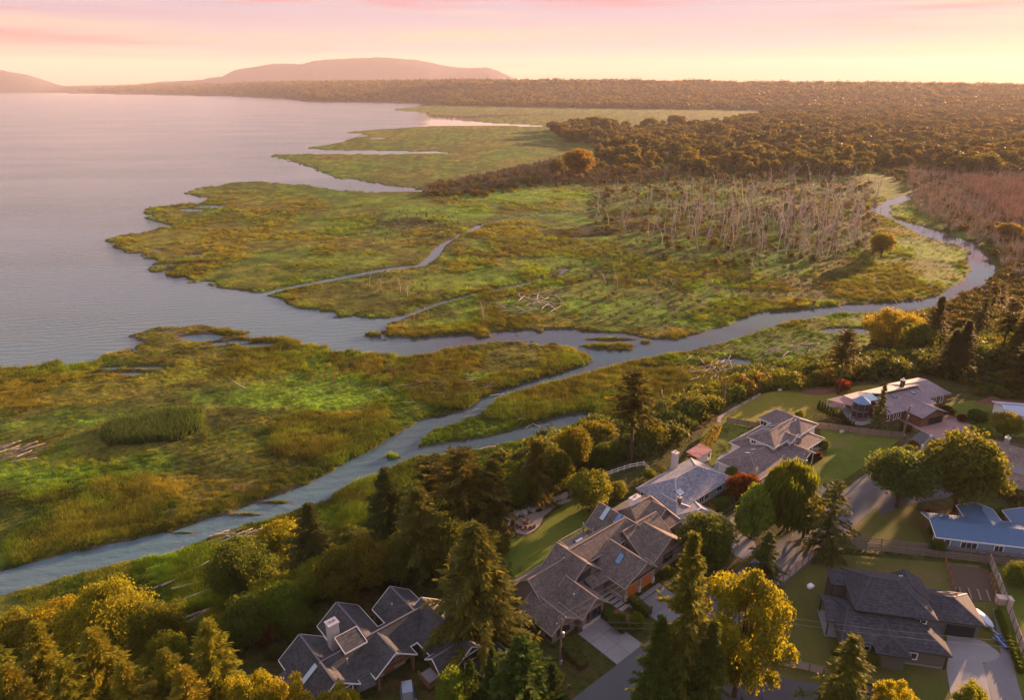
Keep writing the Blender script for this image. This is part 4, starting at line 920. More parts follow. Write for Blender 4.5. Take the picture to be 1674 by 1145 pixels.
# blue metal-roofed house
Gh = House('blue_house', -12, (57, 109), 'long blue clapboard house with a bright blue standing-seam metal roof and white windows')
kw = dict(trim=M_WHITE, cap=M_METB)
Gh.wing('a', 109.8, 3.65, 48.9, 70.0, 2.4, 3.45, M_METB, None, ov=.5, **kw); Gh.wing('b', 58.6, 2.9, 109.8, 117, 2.42, 3.44, M_METB, M_WG, **kw); Gh.wing('b', 66, 3.0, 109.8, 117, 2.41, 3.43, M_METB, M_WG, **kw)
Gh.box('wall', 51.7, 69.5, 106.6, 113.0, -.3, 2.36, M_WG); Gh.box('porch_wall', 49.5, 51.69, 108.8, 113.0, -.3, 2.36, M_WE)
ms = MB()
for k in range(42):
    a = 49.1 + k * .5
    for sg in (-1, 1): ms.beam((a, 109.8 + sg * .1, 3.45), (a, 109.8 + sg * 3.6, 2.45), .05, .08)
tag(Gh.put(ms, 'roof_seams', M_METB), kind='stuff')
for a in (49.7, 50.6, 51.5): Gh.post(a, 106.8, -.2, 2.3, M_WHITE, .18, 'porch_post')
for b_ in (108.4, 110.2, 112.2): Gh.post(49.6, b_, -.2, 2.3, M_WHITE, .18, 'porch_post')
Gh.box('porch_floor', 49.5, 51.68, 106.62, 108.78, -.2, .12, M_CONC); Gh.win('b-', 106.6, 54.2, .75, 2.3, 1.05, cols=3); Gh.win('b-', 106.6, 58.6, .8, 1.2, 1.0); Gh.win('b-', 106.6, 63.0, .8, 1.2, 1.0)
for a in (55.6, 57, 60, 61.4): Gh.box('crawl_vent', a, a + .4, 106.56, 106.598, .1, .28, M_BLACK)

# navy-roofed house
Hh = House('navy_roof_house', -12, (36, 84), 'olive-grey house with stacked navy shingle hip roofs and a dark garage door')
kw = dict(trim=M_DKTRIM, cap=M_RIDGEH)
Hh.wing('a', 83.0, 4.45, 28.4, 41.8, 2.7, 4.6, M_RH, M_WH, hip0=1.4, hip1=3.9, ov=.5, **kw)
Hh.wing('a', 86.8, 4.5, 30.5, 40.9, 5.0, 7.3, M_RH, M_WH, hip0=2.8, hip1=4.4, **kw)
Hh.wing('b', 39.2, 2.4, 86.2, 91.4, 4.7, 6.0, M_RH, M_WH, hip0=1.2, **kw); Hh.wing('a', 89.4, 1.8, 28.7, 33.5, 4.6, 5.6, M_RH, M_WH, hip0=1.4, **kw)
Hh.wing('a', 84.6, 2.7, 27.2, 32.2, 2.75, 3.6, M_RH, None, **kw); Hh.wing('b', 34.4, 2.1, 77.1, 82.4, 2.7, 4.1, M_RH, M_WH, hip0=1.7, **kw)
Hh.wing('a', 88.6, 3.35, 40.6, 48.3, 2.72, 4.4, M_RH, M_WH, hip1=3.3, **kw)
Hh.door('b-', 85.7, 45.5, .03, 3.7, 2.0, M_BLACK, 4, 4, M_WH)
for q in (29.8, 30.8, 31.8): Hh.win('b-', 79.05, q, 1.3, .65, .65, cols=1)
Hh.win('b-', 79.05, 37.2, 1.0, 1.4, .9); Hh.win('b-', 82.75, 39.0, 3.95, 1.3, .5); Hh.win('b-', 82.75, 35.0, 4.0, .9, .5)
for a, b_ in ((27.5, 82.2), (27.5, 86.9), (41.5, 79.0), (29.0, 88.0)): Hh.post(a, b_, -.2, 2.7, M_DKTRIM, .18, 'porch_post')
Hh.box('porch_floor', 27.3, 29.0, 81.9, 87.2, -.2, .15, M_CONC); Hh.vent(37.6, 88.6, 6.4, .3); Hh.vent(38.3, 89.6, 5.7, .3); Hh.box('porch_screen', 28.95, 29.02, 88.0, 90.8, .1, 4.3, M_DKTRIM); Hh.put(MB().tube([(28.7, 78.98, 0), (28.7, 78.98, 2.55)], .05, 6), 'downpipe', M_WHITE); Hh.box('foundation', 28.95, 41.2, 78.96, 79.0, -.2, .3, M_CONC)
# neighbour at the right edge, only a corner of its blue roof shows
I_ = House('neighbour_house', -12, (83, 160), 'house at the right edge with a pale blue metal roof behind small trees')
M_PALEB = plain('pale_blue_metal', (.33, .40, .50), .7, 0, .1)
I_.wing('a', 161, 4.5, 80.2, 95, 2.6, 4.0, M_PALEB, M_WHITE, trim=M_WHITE, cap=M_METB)
for a in (82, 86, 90): I_.win('b-', 157.0, a, .7, 1.4, 1.2)
# ------------------------------------------------------------------ roads, drives, lawns, walls
def sheet(name, px, z, mat, kind='structure', th=.05, world=None):
    pts = world or [G(u, v, PZ) for u, v in px]
    ar = sum(pts[i][0] * pts[(i + 1) % len(pts)][1] - pts[(i + 1) % len(pts)][0] * pts[i][1] for i in range(len(pts)))
    if ar < 0: pts = pts[::-1]
    o = MB().prism(pts, z - th, z).build(name, mat); return tag(o, kind=kind)
def smooth(px, n=6):
    out = []
    for k in range(len(px) - 1):
        p0, p1, p2, p3 = (np.array(px[max(0, min(len(px) - 1, q))], float) for q in (k - 1, k, k + 1, k + 2))
        for s_ in range(n):
            t = s_ / n; out.append(tuple(.5 * (2 * p1 + (p2 - p0) * t + (2 * p0 - 5 * p1 + 4 * p2 - p3) * t * t + (3 * p1 - p0 - 3 * p2 + p3) * t ** 3)))
    return out + [px[-1]]
sheet('lawn', smooth([(806,895),(822,884),(858,880),(880,866),(898,845),(925,824),(945,822),(968,832),(1000,850)], 4) + [(1000, 880), (880, 945), (842, 945)], PZ + .024, M_LAWNB)
sheet('lawn', [(1150,705),(1190,682),(1240,695),(1270,705),(1240,730),(1195,775),(1165,765),(1140,735)], PZ + .020, M_LAWN)
sheet('lawn', [(1340,702),(1478,713),(1440,745),(1380,785),(1330,795),(1305,775),(1330,745),(1345,725)], PZ + .022, M_LAWN)
sheet('lawn', smooth([(1176,683),(1210,664),(1250,644),(1300,638),(1350,642),(1400,632),(1440,630)], 4) + [(1420, 640), (1385, 655), (1370, 680), (1330, 690), (1262, 686), (1235, 692)], PZ + .021, M_LAWNG)
sheet('lawn', [(1400,822),(1478,825),(1515,842),(1520,890),(1490,908),(1375,892),(1365,880)], PZ + .020, M_LAWND)
sheet('lawn', [(1340,905),(1600,925),(1674,1090),(1674,1160),(1250,1160),(1240,1060),(1268,965)], PZ + .019, M_LAWND)
sheet('lawn', [(1545,660),(1590,655),(1674,668),(1674,715),(1600,712),(1570,690)], PZ + .02, M_LAWN)
sheet('lawn', [(1618,925),(1760,940),(1760,1150),(1674,1150)], PZ + .023, M_LAWN)
road_l = [(7.5 - 30, 63.9 - 25.6), (7.5, 63.9), (29.2, 82.4), (50.9, 100.9), (84.6, 129.6), (96, 139.4)]
road_r = [(102, 135.2), (93.2, 129.9), (70.5, 109.2), (33, 77.4), (12.6, 60), (12.6 - 30, 60 - 25.6)]
sheet('road', None, PZ + .034, M_ASPH, world=road_l + road_r)
sheet('road', None, PZ + .030, M_ASPHD, world=[(68, 111.5), (74, 114.5), (86, 117), (104, 117), (125, 112), (124, 104), (104, 108.8), (84, 109.5), (72, 106.5), (66, 103)])
sheet('road', [(1145,1105),(1230,1100),(1330,1118),(1420,1145),(1420,1200),(1060,1200)], PZ + .028, M_ASPHD)
def slabs(name, o, e1, e2, n1, n2, mat, z, gap=.04, label=None, th_=.06):
    """a drive cast in separate slabs: corner o, edge vectors e1 and e2"""
    b = tag(MB().prism([o, (o[0] + e1[0], o[1] + e1[1]), (o[0] + e1[0] + e2[0], o[1] + e1[1] + e2[1]), (o[0] + e2[0], o[1] + e2[1])][:: 1 if e1[0] * e2[1] - e1[1] * e2[0] > 0 else -1], z - .04, z).build(name, M_CONCD), kind='structure')
    l1, l2 = math.hypot(*e1), math.hypot(*e2)
    for i in range(n1):
        for j in range(n2):
            f0, f1 = (i + gap / l1 * n1 / 2) / n1, (i + 1 - gap / l1 * n1 / 2) / n1; g0, g1 = (j + gap / l2 * n2 / 2) / n2, (j + 1 - gap / l2 * n2 / 2) / n2
            q = [(o[0] + e1[0] * f + e2[0] * g, o[1] + e1[1] * f + e2[1] * g) for f, g in ((f0, g0), (f1, g0), (f1, g1), (f0, g1))]
            if e1[0] * e2[1] - e1[1] * e2[0] < 0: q = q[::-1]
            MB().prism(q, z + .001, z + th_ + .01 * math.sin(i * 7 + j * 3)).build('slab', mat, b)
    return b
cA, sA = math.cos(R(40.4)), math.sin(R(40.4))
def ab(a, b): return (a * cA - b * sA, a * sA + b * cA)
def ev(a, b): return (a * cA - b * sA, a * sA + b * cA)
slabs('driveway', ab(55.6, 43.8), ev(5.4, 0), ev(0, 7.2), 2, 3, M_CONC, PZ + .036)
slabs('driveway', ab(66.0, 43.8), ev(6.4, 0), ev(0, 5.6), 2, 2, M_CONCD, PZ + .036)
for k in range(7): tag(MB().box(-.85, .85, -.32, .32, 0, .07).build('stepping_slab', M_CONC, None, (*ab(64.4, 50.2 + k * .95), PZ + .02), R(40.4)), 'grey paving slab in the stepping path beside the orange-door garage', 'paving slab', 'slabs of the path beside the garage')
for k in range(9): tag(MB().box(-.38, .38, -.38, .38, 0, .07).build('stepping_slab', M_CONC, None, (*ab(65.6 + k * .82, 49.9), PZ + .04), R(40.4)), 'small square paver in the row before the orange garage doors', 'paver', 'pavers before the garage doors')
sheet('driveway', [(1035,960),(1058,945),(1080,960),(1060,985)], PZ + .038, M_CONCD) if False else None
sheet('driveway', [(1185,868),(1205,872),(1232,885),(1240,900),(1215,915),(1180,900)], PZ + .026, M_CONCD)
sheet('driveway', [(1300,790),(1330,785),(1352,800),(1335,825),(1300,815)], PZ + .026, M_CONC)
# rose-coloured drive of the turret house
slabs('driveway', (93.0, 130.3), (12.5, 4.2), (-4.5, 11.5), 5, 5, M_PINKP, PZ + .040, .03)
# curved concrete apron of the navy-roofed house
sheet('driveway', smooth([(1548,1040),(1602,1048),(1622,1060),(1634,1070),(1628,1080),(1606,1085)], 4) + [(1622, 1150), (1630, 1175), (1560, 1175), (1548, 1100)], PZ + .042, M_CONC)
sheet('gravel_strip', [(1623,995),(1640,1010),(1662,1110),(1680,1175),(1630,1175),(1606,1088),(1636,1070)], PZ + .033, M_CONCD)
sheet('patio', smooth([(840,860),(845,850),(862,843),(880,838),(888,845),(880,862),(862,874),(845,872),(840,860)], 5), PZ + .045, M_GRAVEL)
sheet('path', smooth([(880,842),(890,832),(905,824),(925,818),(940,815)], 4) + smooth([(940,819),(925,823),(908,830),(895,840),(885,848)], 4), PZ + .040, M_GRAVEL)
sheet('path', [(1172,690),(1180,700),(1188,740),(1205,770),(1215,790),(1175,770),(1196,755)] , PZ + .027, M_CONC) if False else None
sheet('path', smooth([(1165,770),(1172,752),(1186,738),(1196,738),(1198,746),(1190,760),(1180,778)], 4), PZ + .037, M_CONC)
sheet('path', smooth([(1172,690),(1174,682),(1190,672),(1215,658),(1230,650),(1242,643)], 4) + smooth([(1245,645),(1232,653),(1215,662),(1193,675),(1180,684),(1178,692)], 4), PZ + .044, M_GRAVEL)
sheet('path', smooth([(1195,845),(1212,852),(1225,868),(1240,880)], 3) + [(1232, 884), (1215, 872), (1192, 852)], PZ + .043, M_CONCD)
sheet('patio', [(1374,668),(1400,660),(1424,668),(1432,690),(1410,696),(1392,694)], PZ + .046, M_CONC)
sheet('patio', [(1345,664),(1365,658),(1400,661),(1374,668)], PZ + .048, M_PINKP)
sheet('flower_bed', smooth([(1296,640),(1320,638),(1350,636),(1372,633),(1388,636),(1370,642),(1345,646),(1320,645),(1296,640)], 3), PZ + .050, M_BARKM)
sheet('flower_bed', [(1590,660),(1630,662),(1674,668),(1674,655),(1620,648)], PZ + .047, M_BARKM)
sheet('flower_bed', [(985,1010),(1012,995),(1040,1012),(1012,1030)], PZ + .045, M_BARKM)
sheet('garden_bed', [(1545,922),(1615,932),(1640,985),(1560,985)], PZ + .044, M_SOIL)

# ------------------------------------------------------------------ fences
def lathe_post(m, x, y, z0, z1, w_): m.box(x - w_ / 2, x + w_ / 2, y - w_ / 2, y + w_ / 2, z0, z1)
def fence(name, pts, label, h=1.5, step=2.4, mat=None, pmat=None, rails=0, z=PZ, cat='fence', pw=.14, base=.08):
    root = tag(empty(name, (*pts[0], z)), label, cat); o = pts[0]
    for k in range(len(pts) - 1):
        (x0, y0), (x1, y1) = pts[k], pts[k + 1]; L = math.hypot(x1 - x0, y1 - y0); n = max(1, round(L / step)); dx, dy = (x1 - x0) / L, (y1 - y0) / L
        for i in range(n + (1 if k == len(pts) - 2 else 0)):
            px, py = x0 - o[0] + dx * L * i / n, y0 - o[1] + dy * L * i / n; q = obj('post', MB().box(-pw / 2, pw / 2, -pw / 2, pw / 2, -.3, h + .12).mesh('post', pmat or mat), root, (px, py, 0), math.atan2(dy, dx))
        for i in range(n):
            a = (x0 - o[0] + dx * (L * i / n + pw / 2 + .003), y0 - o[1] + dy * (L * i / n + pw / 2 + .003)); b = (x0 - o[0] + dx * (L * (i + 1) / n - pw / 2 - .003), y0 - o[1] + dy * (L * (i + 1) / n - pw / 2 - .003))
            if rails:
                for r_ in range(rails):
                    zz = h * (r_ + .7) / rails; MB().beam((*a, zz), (*b, zz), .05, .16).build('rail', mat, root)
            else:
                l_ = math.hypot(b[0] - a[0], b[1] - a[1]); nb = max(4, int(l_ / .2)); m = MB()
                for j in range(nb):      # upright boards with shadow gaps, uneven tops
                    f0, f1 = (j + .04) / nb, (j + .96) / nb; zt = h - .03 * ((j * 7 + i * 3) % 4) / 3
                    P = (a[0] + (b[0] - a[0]) * f0, a[1] + (b[1] - a[1]) * f0); Q = (a[0] + (b[0] - a[0]) * f1, a[1] + (b[1] - a[1]) * f1); nx, ny = -dy * .014, dx * .014
                    m.add([(P[0] - nx, P[1] - ny, base), (Q[0] - nx, Q[1] - ny, base), (Q[0] + nx, Q[1] + ny, base), (P[0] + nx, P[1] + ny, base), (P[0] - nx, P[1] - ny, zt), (Q[0] - nx, Q[1] - ny, zt), (Q[0] + nx, Q[1] + ny, zt), (P[0] + nx, P[1] + ny, zt)], [(3, 2, 1, 0), (4, 5, 6, 7), (0, 1, 5, 4), (1, 2, 6, 5), (2, 3, 7, 6), (3, 0, 4, 7)])
                m.build('panel', mat, root); MB().beam((*a, h + .04), (*b, h + .04), .10, .05).build('top_rail', pmat or mat, root)
    return root
gp = lambda *p: [G(u, v, PZ) for u, v in p]
fence('rail_fence', gp((1368,897),(1440,903),(1530,912),(1612,922),(1690,931)), 'dark horizontal-rail fence nearer the navy-roofed house', 1.3, 2.4, M_FENCEG, M_FENCEG, 4)
fence('rail_fence', gp((1372,886),(1440,893),(1530,902),(1612,911),(1690,920)), 'dark horizontal-rail fence along the blue house side', 1.3, 2.4, M_FENCEG, M_FENCEG, 4)
fence('board_fence', gp((1268,962),(1300,938),(1330,912)), 'pale board fence with dark posts along the road', 1.5, 1.9, M_FENCEP, M_BROWNW)
fence('board_fence', gp((1215,1078),(1262,1088),(1300,1093),(1345,1104)), 'low pale board fence at the bottom corner of the dry lawn', 1.2, 1.9, M_FENCEP, M_FENCEG)
fence('board_fence', gp((1616,918),(1640,980),(1666,1055),(1690,1120)), 'pale grey board fence running down beside the vegetable garden', 1.5, 2.0, M_FENCEP, M_FENCEG)
fence('board_fence', gp((1188,692),(1240,701),(1266,705)), 'brown board fence beside the sunny lawn', 1.4, 2.6, M_FENCEG, M_BROWNW)
fence('board_fence', gp((1320,700),(1370,705),(1420,712),(1474,718)), 'brown board fence between the two lawns below the glass turret', 1.5, 2.4, M_FENCEG, M_BROWNW)
fence('board_fence', gp((1568,718),(1620,728),(1690,742)), 'dark board fence behind the dusty brown roofs', 1.5, 2.4, M_FENCEG, M_BROWNW)
fence('trellis_fence', gp((1330,686),(1352,690),(1380,694)), 'wooden rail fence with tall posts beside the little clipped cypresses', 1.4, 1.6, M_BROWNW, M_BROWNW, 3)
fence('white_railing', gp((952,797),(975,786),(1000,776),(1030,766),(1052,762),(1060,770)), 'white railing round the flower terrace above the slope', 1.0, 1.6, M_WHITE, M_WHITE, 2, pw=.10)
fence('garden_fence', gp((1545,922),(1552,945),(1560,972)), 'orange-brown rail fence on the left of the vegetable garden', 1.1, 1.6, M_BROWNW, M_ORANGE, 2, pw=.1)
fence('garden_fence', gp((1617,948),(1623,965),(1630,990)), 'orange-brown rail fence on the right of the vegetable garden', 1.1, 1.6, M_BROWNW, M_ORANGE, 2, pw=.1)
for k, (u0, v0, u1, v1) in enumerate(((1520,722,1506,738),(1556,716,1574,722))):
    P, Q = G(u0, v0, PZ), G(u1, v1, PZ); rt_ = tag(empty('gate_wall', (*P, PZ)), ('rendered grey gate wall left of the rose drive', 'rendered grey gate wall right of the rose drive')[k], 'wall')
    MB().beam((0, 0, .5), (Q[0] - P[0], Q[1] - P[1], .5), .3, 1.4).build('wall', M_FENCEG, rt_)
    for t_ in (0, 1): MB().tube([((Q[0] - P[0]) * t_, (Q[1] - P[1]) * t_, -.2), ((Q[0] - P[0]) * t_, (Q[1] - P[1]) * t_, 1.45), ((Q[0] - P[0]) * t_, (Q[1] - P[1]) * t_, 1.6)], [.24, .24, .12], 8).build('pillar', M_WHITE, rt_)
    
# ------------------------------------------------------------------ poles and wires
def pole(u, v, vt, label, lamp=False, twin=False, arm=True):
    x, y, z = spot(u, v); h = tall(x, y, z, vt); r_ = tag(empty('utility_pole', (x, y, z), R(40.4)), label, 'utility pole')
    for dx in ((-.35, .35) if twin else (0,)): MB().tube([(dx, 0, -.3), (dx, 0, h * .5), (dx * .9, 0, h)], [.15, .13, .10], 8).build('shaft', M_POLE, r_)
    if arm:
        MB().beam((-.9, 0, h - .5), (.9, 0, h - .5), .09, .11).build('crossarm', M_POLE, r_)
        for q in (-.8, 0, .8): MB().tube([(q, 0, h - .44), (q, 0, h - .26), (q, 0, h - .2)], [.05, .07, .03], 6).build('insulator', M_WHITE, r_)
    if lamp: MB().tube([(.32, 0, h * .62), (.32, 0, h * .62 + .1), (.32, 0, h * .62 + .85), (.32, 0, h * .62 + .95)], [.12, .22, .22, .10], 10).build('transformer', M_METAL, r_)
    MB().box(-.22, .22, -.26, -.12, 1.3, 1.9).build('meter_box', M_METAL, r_)
    return (x, y, z + h)
P1 = pole(915, 1098, 1012, 'wooden utility pole with a transformer beside the concrete drive', True)
P2 = pole(1253, 1100, 1008, 'wooden utility pole at the bottom left of the dry lawn')
P3 = pole(1309, 796, 738, 'wooden utility pole with a transformer beside the white house', True)
P4 = pole(1474, 722, 664, 'twin-shafted pale utility pole before the turret house', True, True)
P5 = pole(1182, 668, 622, 'slim bare pole standing at the bluff path', arm=False)
P6 = (P1[0] - 32, P1[1] - 27.3, P1[2])
def wire(P, Q, sag, label, off=0.0, group=None):
    P, Q = Vector(P), Vector(Q); d = (Q - P); s_ = Vector((-d.y, d.x, 0)).normalized() * off; pts = []
    for k in range(13): t = k / 12; p = P + d * t + s_; pts.append((p.x - P.x, p.y - P.y, p.z - P.z - .45 - sag * 4 * t * (1 - t)))
    tag(MB().tube(pts, .022, 4).build('power_line', M_WIRE, None, tuple(P)), label, 'power line', group)
for off in (-.8, 0, .8):
    nm_ = {-.8: 'left', 0: 'middle', .8: 'right'}[off]
    wire(P1, P3, 1.6, nm_ + ' sagging power line from the drive pole to the white house pole', off, 'power lines along the road')
    wire(P3, P4, 1.2, nm_ + ' power line from the white house pole up to the twin pole', off, 'power lines above the big lawn')
for off in (-.5, .5): wire(P1, P2, 1.0, ('lower' if off < 0 else 'upper') + ' thin power line from the drive pole across to the dry lawn pole', off, 'power lines across the road')
for off in (-.5, .5): wire(P2, (P2[0] + 60, P2[1] - 6, P2[2]), 1.4, ('lower' if off < 0 else 'upper') + ' thin power line crossing before the navy-roofed house', off, 'power lines before the navy roof')

# ------------------------------------------------------------------ vehicles
def paint(name, col, metal=.3):
    return material(name, lambda t: pbsdf(t, col, .28, metal, .5, None, **{'Coat Weight': .6, 'Coat Roughness': .08}))
M_TYRE = plain('tyre_rubber', (.018, .018, .018), .9); M_RIM = plain('wheel_rim', (.5, .5, .52), .35, .8, .05); M_LAMP = plain('lamp_glass', (.75, .75, .72), .15, 0, .03); M_TAIL = plain('tail_lamp', (.35, .02, .015), .25, 0, .05)
def loft(m, secs):
    """rounded body from (x, half width, z0, z1) sections"""
    n = 10; o = len(m.V)
    for x, w_, z0, z1 in secs:
        for k in range(n):
            a = 2 * math.pi * (k + .5) / n; c, s_ = math.cos(a), math.sin(a); q = lambda v: math.copysign(abs(v) ** .45, v)
            m.V.append((x, w_ * q(c), (z0 + z1) / 2 + (z1 - z0) / 2 * q(s_)))
    for i in range(len(secs) - 1):
        for k in range(n): m.F.append((o + i * n + k, o + i * n + (k + 1) % n, o + (i + 1) * n + (k + 1) % n, o + (i + 1) * n + k))
    m.F.append(tuple(o + k for k in range(n - 1, -1, -1))); m.F.append(tuple(o + (len(secs) - 1) * n + k for k in range(n))); return m
def car(name, x, y, rz, label, col, kind='suv', L=4.3, cat='car', z=PZ):
    r_ = tag(empty(name, (x, y, z), rz), label, cat); M_P = paint(name + '_paint', col); k = L / 4.3
    b = loft(MB(), [(-2.15 * k, .74, .42, .88), (-2.0 * k, .86, .30, 1.0), (-.9 * k, .90, .26, 1.02), (.7 * k, .90, .26, 1.0), (1.75 * k, .86, .28, .92), (2.12 * k, .76, .38, .76)]).build('body', M_P, r_, smooth=True)
    if kind == 'pickup':
        cab = [(-.15, .70, .95, 1.0), (-.05, .74, .95, 1.68), (.75, .74, .95, 1.70), (1.25, .72, .95, 1.02)]
        m = MB(); m.box(-2.0, -.28, -.72, .72, 1.025, 1.04); m.build('bed_liner', M_BLACK, r_)
        for q in ((-2.08, -.22, -.86, -.74), (-2.08, -.22, .74, .86), (-2.08, -1.98, -.74, .74), (-.34, -.22, -.74, .74)): MB().box(*q, .95, 1.28).build('bed_side', M_BLACK, r_)
    elif kind == 'suv': cab = [(-2.0, .66, .95, 1.05), (-1.8, .74, .95, 1.58), (-1.0, .76, .95, 1.66), (.35, .75, .95, 1.64), (1.05, .72, .95, 1.02)]
    else: cab = [(-1.75, .66, .92, .98), (-1.0, .72, .92, 1.40), (.1, .73, .92, 1.44), (1.0, .70, .92, .98)]
    cab = [(c0 * k, c1, c2, c3) for c0, c1, c2, c3 in cab]
    loft(MB(), cab).build('window', M_GLASS, r_, smooth=True)
    lo, hi = cab[1], cab[-2]; MB().box(lo[0] + .08, hi[0] - .05, -.66, .66, lo[3] - .03, max(lo[3], hi[3]) + .035).build('car_roof', M_P, r_)
    for sx in (-1.32 * k, 1.36 * k):
        for sy in (-1, 1):
            wv, wf = [], []; w_ = MB()
            for q in range(14): a = 2 * math.pi * q / 14; w_.V += [(.34 * math.cos(a), -.11, .34 * math.sin(a)), (.34 * math.cos(a), .11, .34 * math.sin(a))]
            for q in range(14): w_.F.append((2 * q, 2 * ((q + 1) % 14), 2 * ((q + 1) % 14) + 1, 2 * q + 1))
            w_.F += [tuple(range(0, 28, 2)), tuple(range(27, 0, -2))]
            ty = w_.build('wheel', M_TYRE, r_, (sx, sy * .82, .34)); rm = MB(); rm.V = [(.21 * math.cos(2 * math.pi * q / 10), sy * .115, .21 * math.sin(2 * math.pi * q / 10)) for q in range(10)] + [(0, sy * .135, 0)]; rm.F = [(q, (q + 1) % 10, 10) for q in range(10)]; rm.build('rim', M_RIM, ty)
    for sy in (-1, 1):
        MB().box(2.0 * k, 2.10 * k, sy * .58 - .14, sy * .58 + .14, .60, .76).build('headlight', M_LAMP, r_); MB().box(-2.16 * k, -2.06 * k, sy * .6 - .10, sy * .6 + .10, .68, .92).build('tail_light', M_TAIL, r_)
        MB().box(.95 * k, 1.1 * k, sy * .98 - .08, sy * .98 + .08, .95, 1.08).build('wing_mirror', M_P, r_)
    return r_
def at(u, v): return G(u, v, PZ)
car('parked_car', *ab(31.4, 57.0), R(40.4 - 118), 'silver-blue car parked before the porch of the charcoal-roofed house', (.16, .22, .30), 'suv', 4.0)
car('parked_car', *at(1300, 790), R(-72), 'white car on the drive beside the white house', (.72, .73, .74), 'suv', 3.6)
car('pickup_truck', *at(1398, 1136), R(170), 'silver pickup truck with a black open bed under the bottom conifer', (.50, .52, .60), 'pickup', 4.6, 'truck')
car('parked_car', *at(1184, 890), R(-40), 'white car peeping out behind the round weeping tree', (.75, .76, .78), 'sedan', 4.0)
car('parked_car', *at(1626, 756), R(15), 'dark car with a pale roof behind the fence above the dusty brown roofs', (.30, .28, .28), 'suv', 4.0)
# covered boat on its trailer, and a jet ski
bt = tag(empty('covered_boat', (*at(1604, 1020), PZ), R(-75)), 'small boat under a silver-blue cover on a trailer beside the dark garage door', 'boat')
hb = MB(); M_BOATC = plain('boat_cover', (.40, .48, .60), .6, 0, .15); loft(hb, [(-1.7, .55, .55, 1.0), (-1.5, .72, .5, 1.25), (0, .75, .45, 1.35), (1.0, .55, .5, 1.15), (1.7, .12, .75, .95)]).build('hull_cover', M_BOATC, bt, smooth=True)
for sy in (-.5, .5): MB().beam((-1.2, sy, .38), (2.0, sy * .25, .38), .08, .1).build('trailer_rail', M_METAL, bt)
MB().beam((1.9, 0, .38), (3.0, 0, .38), .1, .1).build('drawbar', M_METAL, bt); MB().beam((2.9, 0, 0), (2.9, 0, .7), .08, .08).build('jack', M_METAL, bt)
for sy in (-1, 1):
    w_ = MB(); w_.tube([(-.3, sy * .68, .28), (-.3, sy * .86, .28)], .28, 12).build('wheel', M_TYRE, bt)
jk = tag(empty('jet_ski', (*at(1634, 1053), PZ), R(100)), 'blue jet ski on a small trolley beside the boat drive', 'jet ski')
M_JET = paint('jet_ski_paint', (.06, .16, .42)); loft(MB(), [(-1.2, .35, .35, .6), (-.8, .45, .25, .75), (.4, .42, .25, .85), (1.3, .06, .5, .7)]).build('hull', M_JET, jk, smooth=True); loft(MB(), [(-.9, .15, .7, .9), (-.3, .2, .7, 1.0), (.1, .12, .7, .95)]).build('seat', M_BLACK, jk, smooth=True); MB().beam((.35, -.35, 1.1), (.35, .35, 1.1), .05, .05).build('handlebar', M_BLACK, jk); MB().beam((-1.0, 0, .15), (1.0, 0, .15), .5, .1).build('trolley', M_METAL, jk)
MB().beam((.35, 0, .8), (.35, 0, 1.1), .08, .08).build('steering_column', M_BLACK, jk)
# small things on the ground
pc = tag(empty('planter_box', (*at(1640, 988), PZ), R(-12)), 'pale wooden crate by the right fence of the vegetable garden', 'crate')
MB().box(-1.0, 1.0, -.5, .5, -.1, 1.1).build('crate_body', M_FENCEP, pc); MB().box(-1.05, 1.05, -.55, .55, 1.102, 1.2).build('crate_lid', M_FENCEP, pc)
for k in range(5): tag(MB().box(-.09, .09, -1.3, 1.3, 0, .3).build('raised_bed_edge', M_FENCEG, None, (*at(1570 + k * 15, 972 + k * 1.5), PZ), R(-22)), 'timber edging of the vegetable beds', 'timber', 'timber edges of the vegetable beds')
sb = tag(empty('kettle_fire_pit', (*at(860, 856), PZ), 0), 'dark round fire pit on the rosy patio at the end of the lawn', 'fire pit'); MB().tube([(0, 0, 0), (0, 0, .4), (0, 0, .5)], [.5, .6, .55], 12).build('bowl', M_BROWNW, sb)
for k in range(6):
    an = R(200 + k * 22); c_ = at(860, 856); s_ = tag(empty('garden_chair', (c_[0] + 1.9 * math.cos(an), c_[1] + 1.9 * math.sin(an), PZ + .04), an + math.pi / 2), 'dark low garden chair in the arc round the fire pit', 'chair', 'chairs round the fire pit')
    MB().box(-.28, .28, -.25, .25, .25, .32).build('seat', M_BROWNW, s_); MB().box(-.28, .28, -.30, -.24, .32, .85).build('backrest', M_BROWNW, s_)
    for sx in (-.24, .24): MB().box(sx - .03, sx + .03, -.25, .25, 0, .25).build('leg', M_BROWNW, s_)
for (u, v, c_, lb) in ((1325, 962, M_WHITE, 'white bundled cover lying on the dry lawn'), (1283, 1065, M_BLACK, 'dark blue ball on the dry lawn'), (1275, 640, M_STONE, 'small stone block casting a long shadow on the sunny lawn'), (1376, 708, M_STONE, 'flat grey boulder beside the fence on the big lawn')):
    x, y = at(u, v); q = loft(MB(), [(-.6, .18, 0, .3), (-.4, .42, 0, .62), (.3, .45, 0, .66), (.6, .2, 0, .3)]) ; tag(q.build('lawn_object' if c_ is M_WHITE else 'ball' if c_ is M_BLACK else 'boulder', c_, None, (x, y, PZ + .02), R(30), True), lb, 'cover' if c_ is M_WHITE else 'ball' if c_ is M_BLACK else 'boulder')
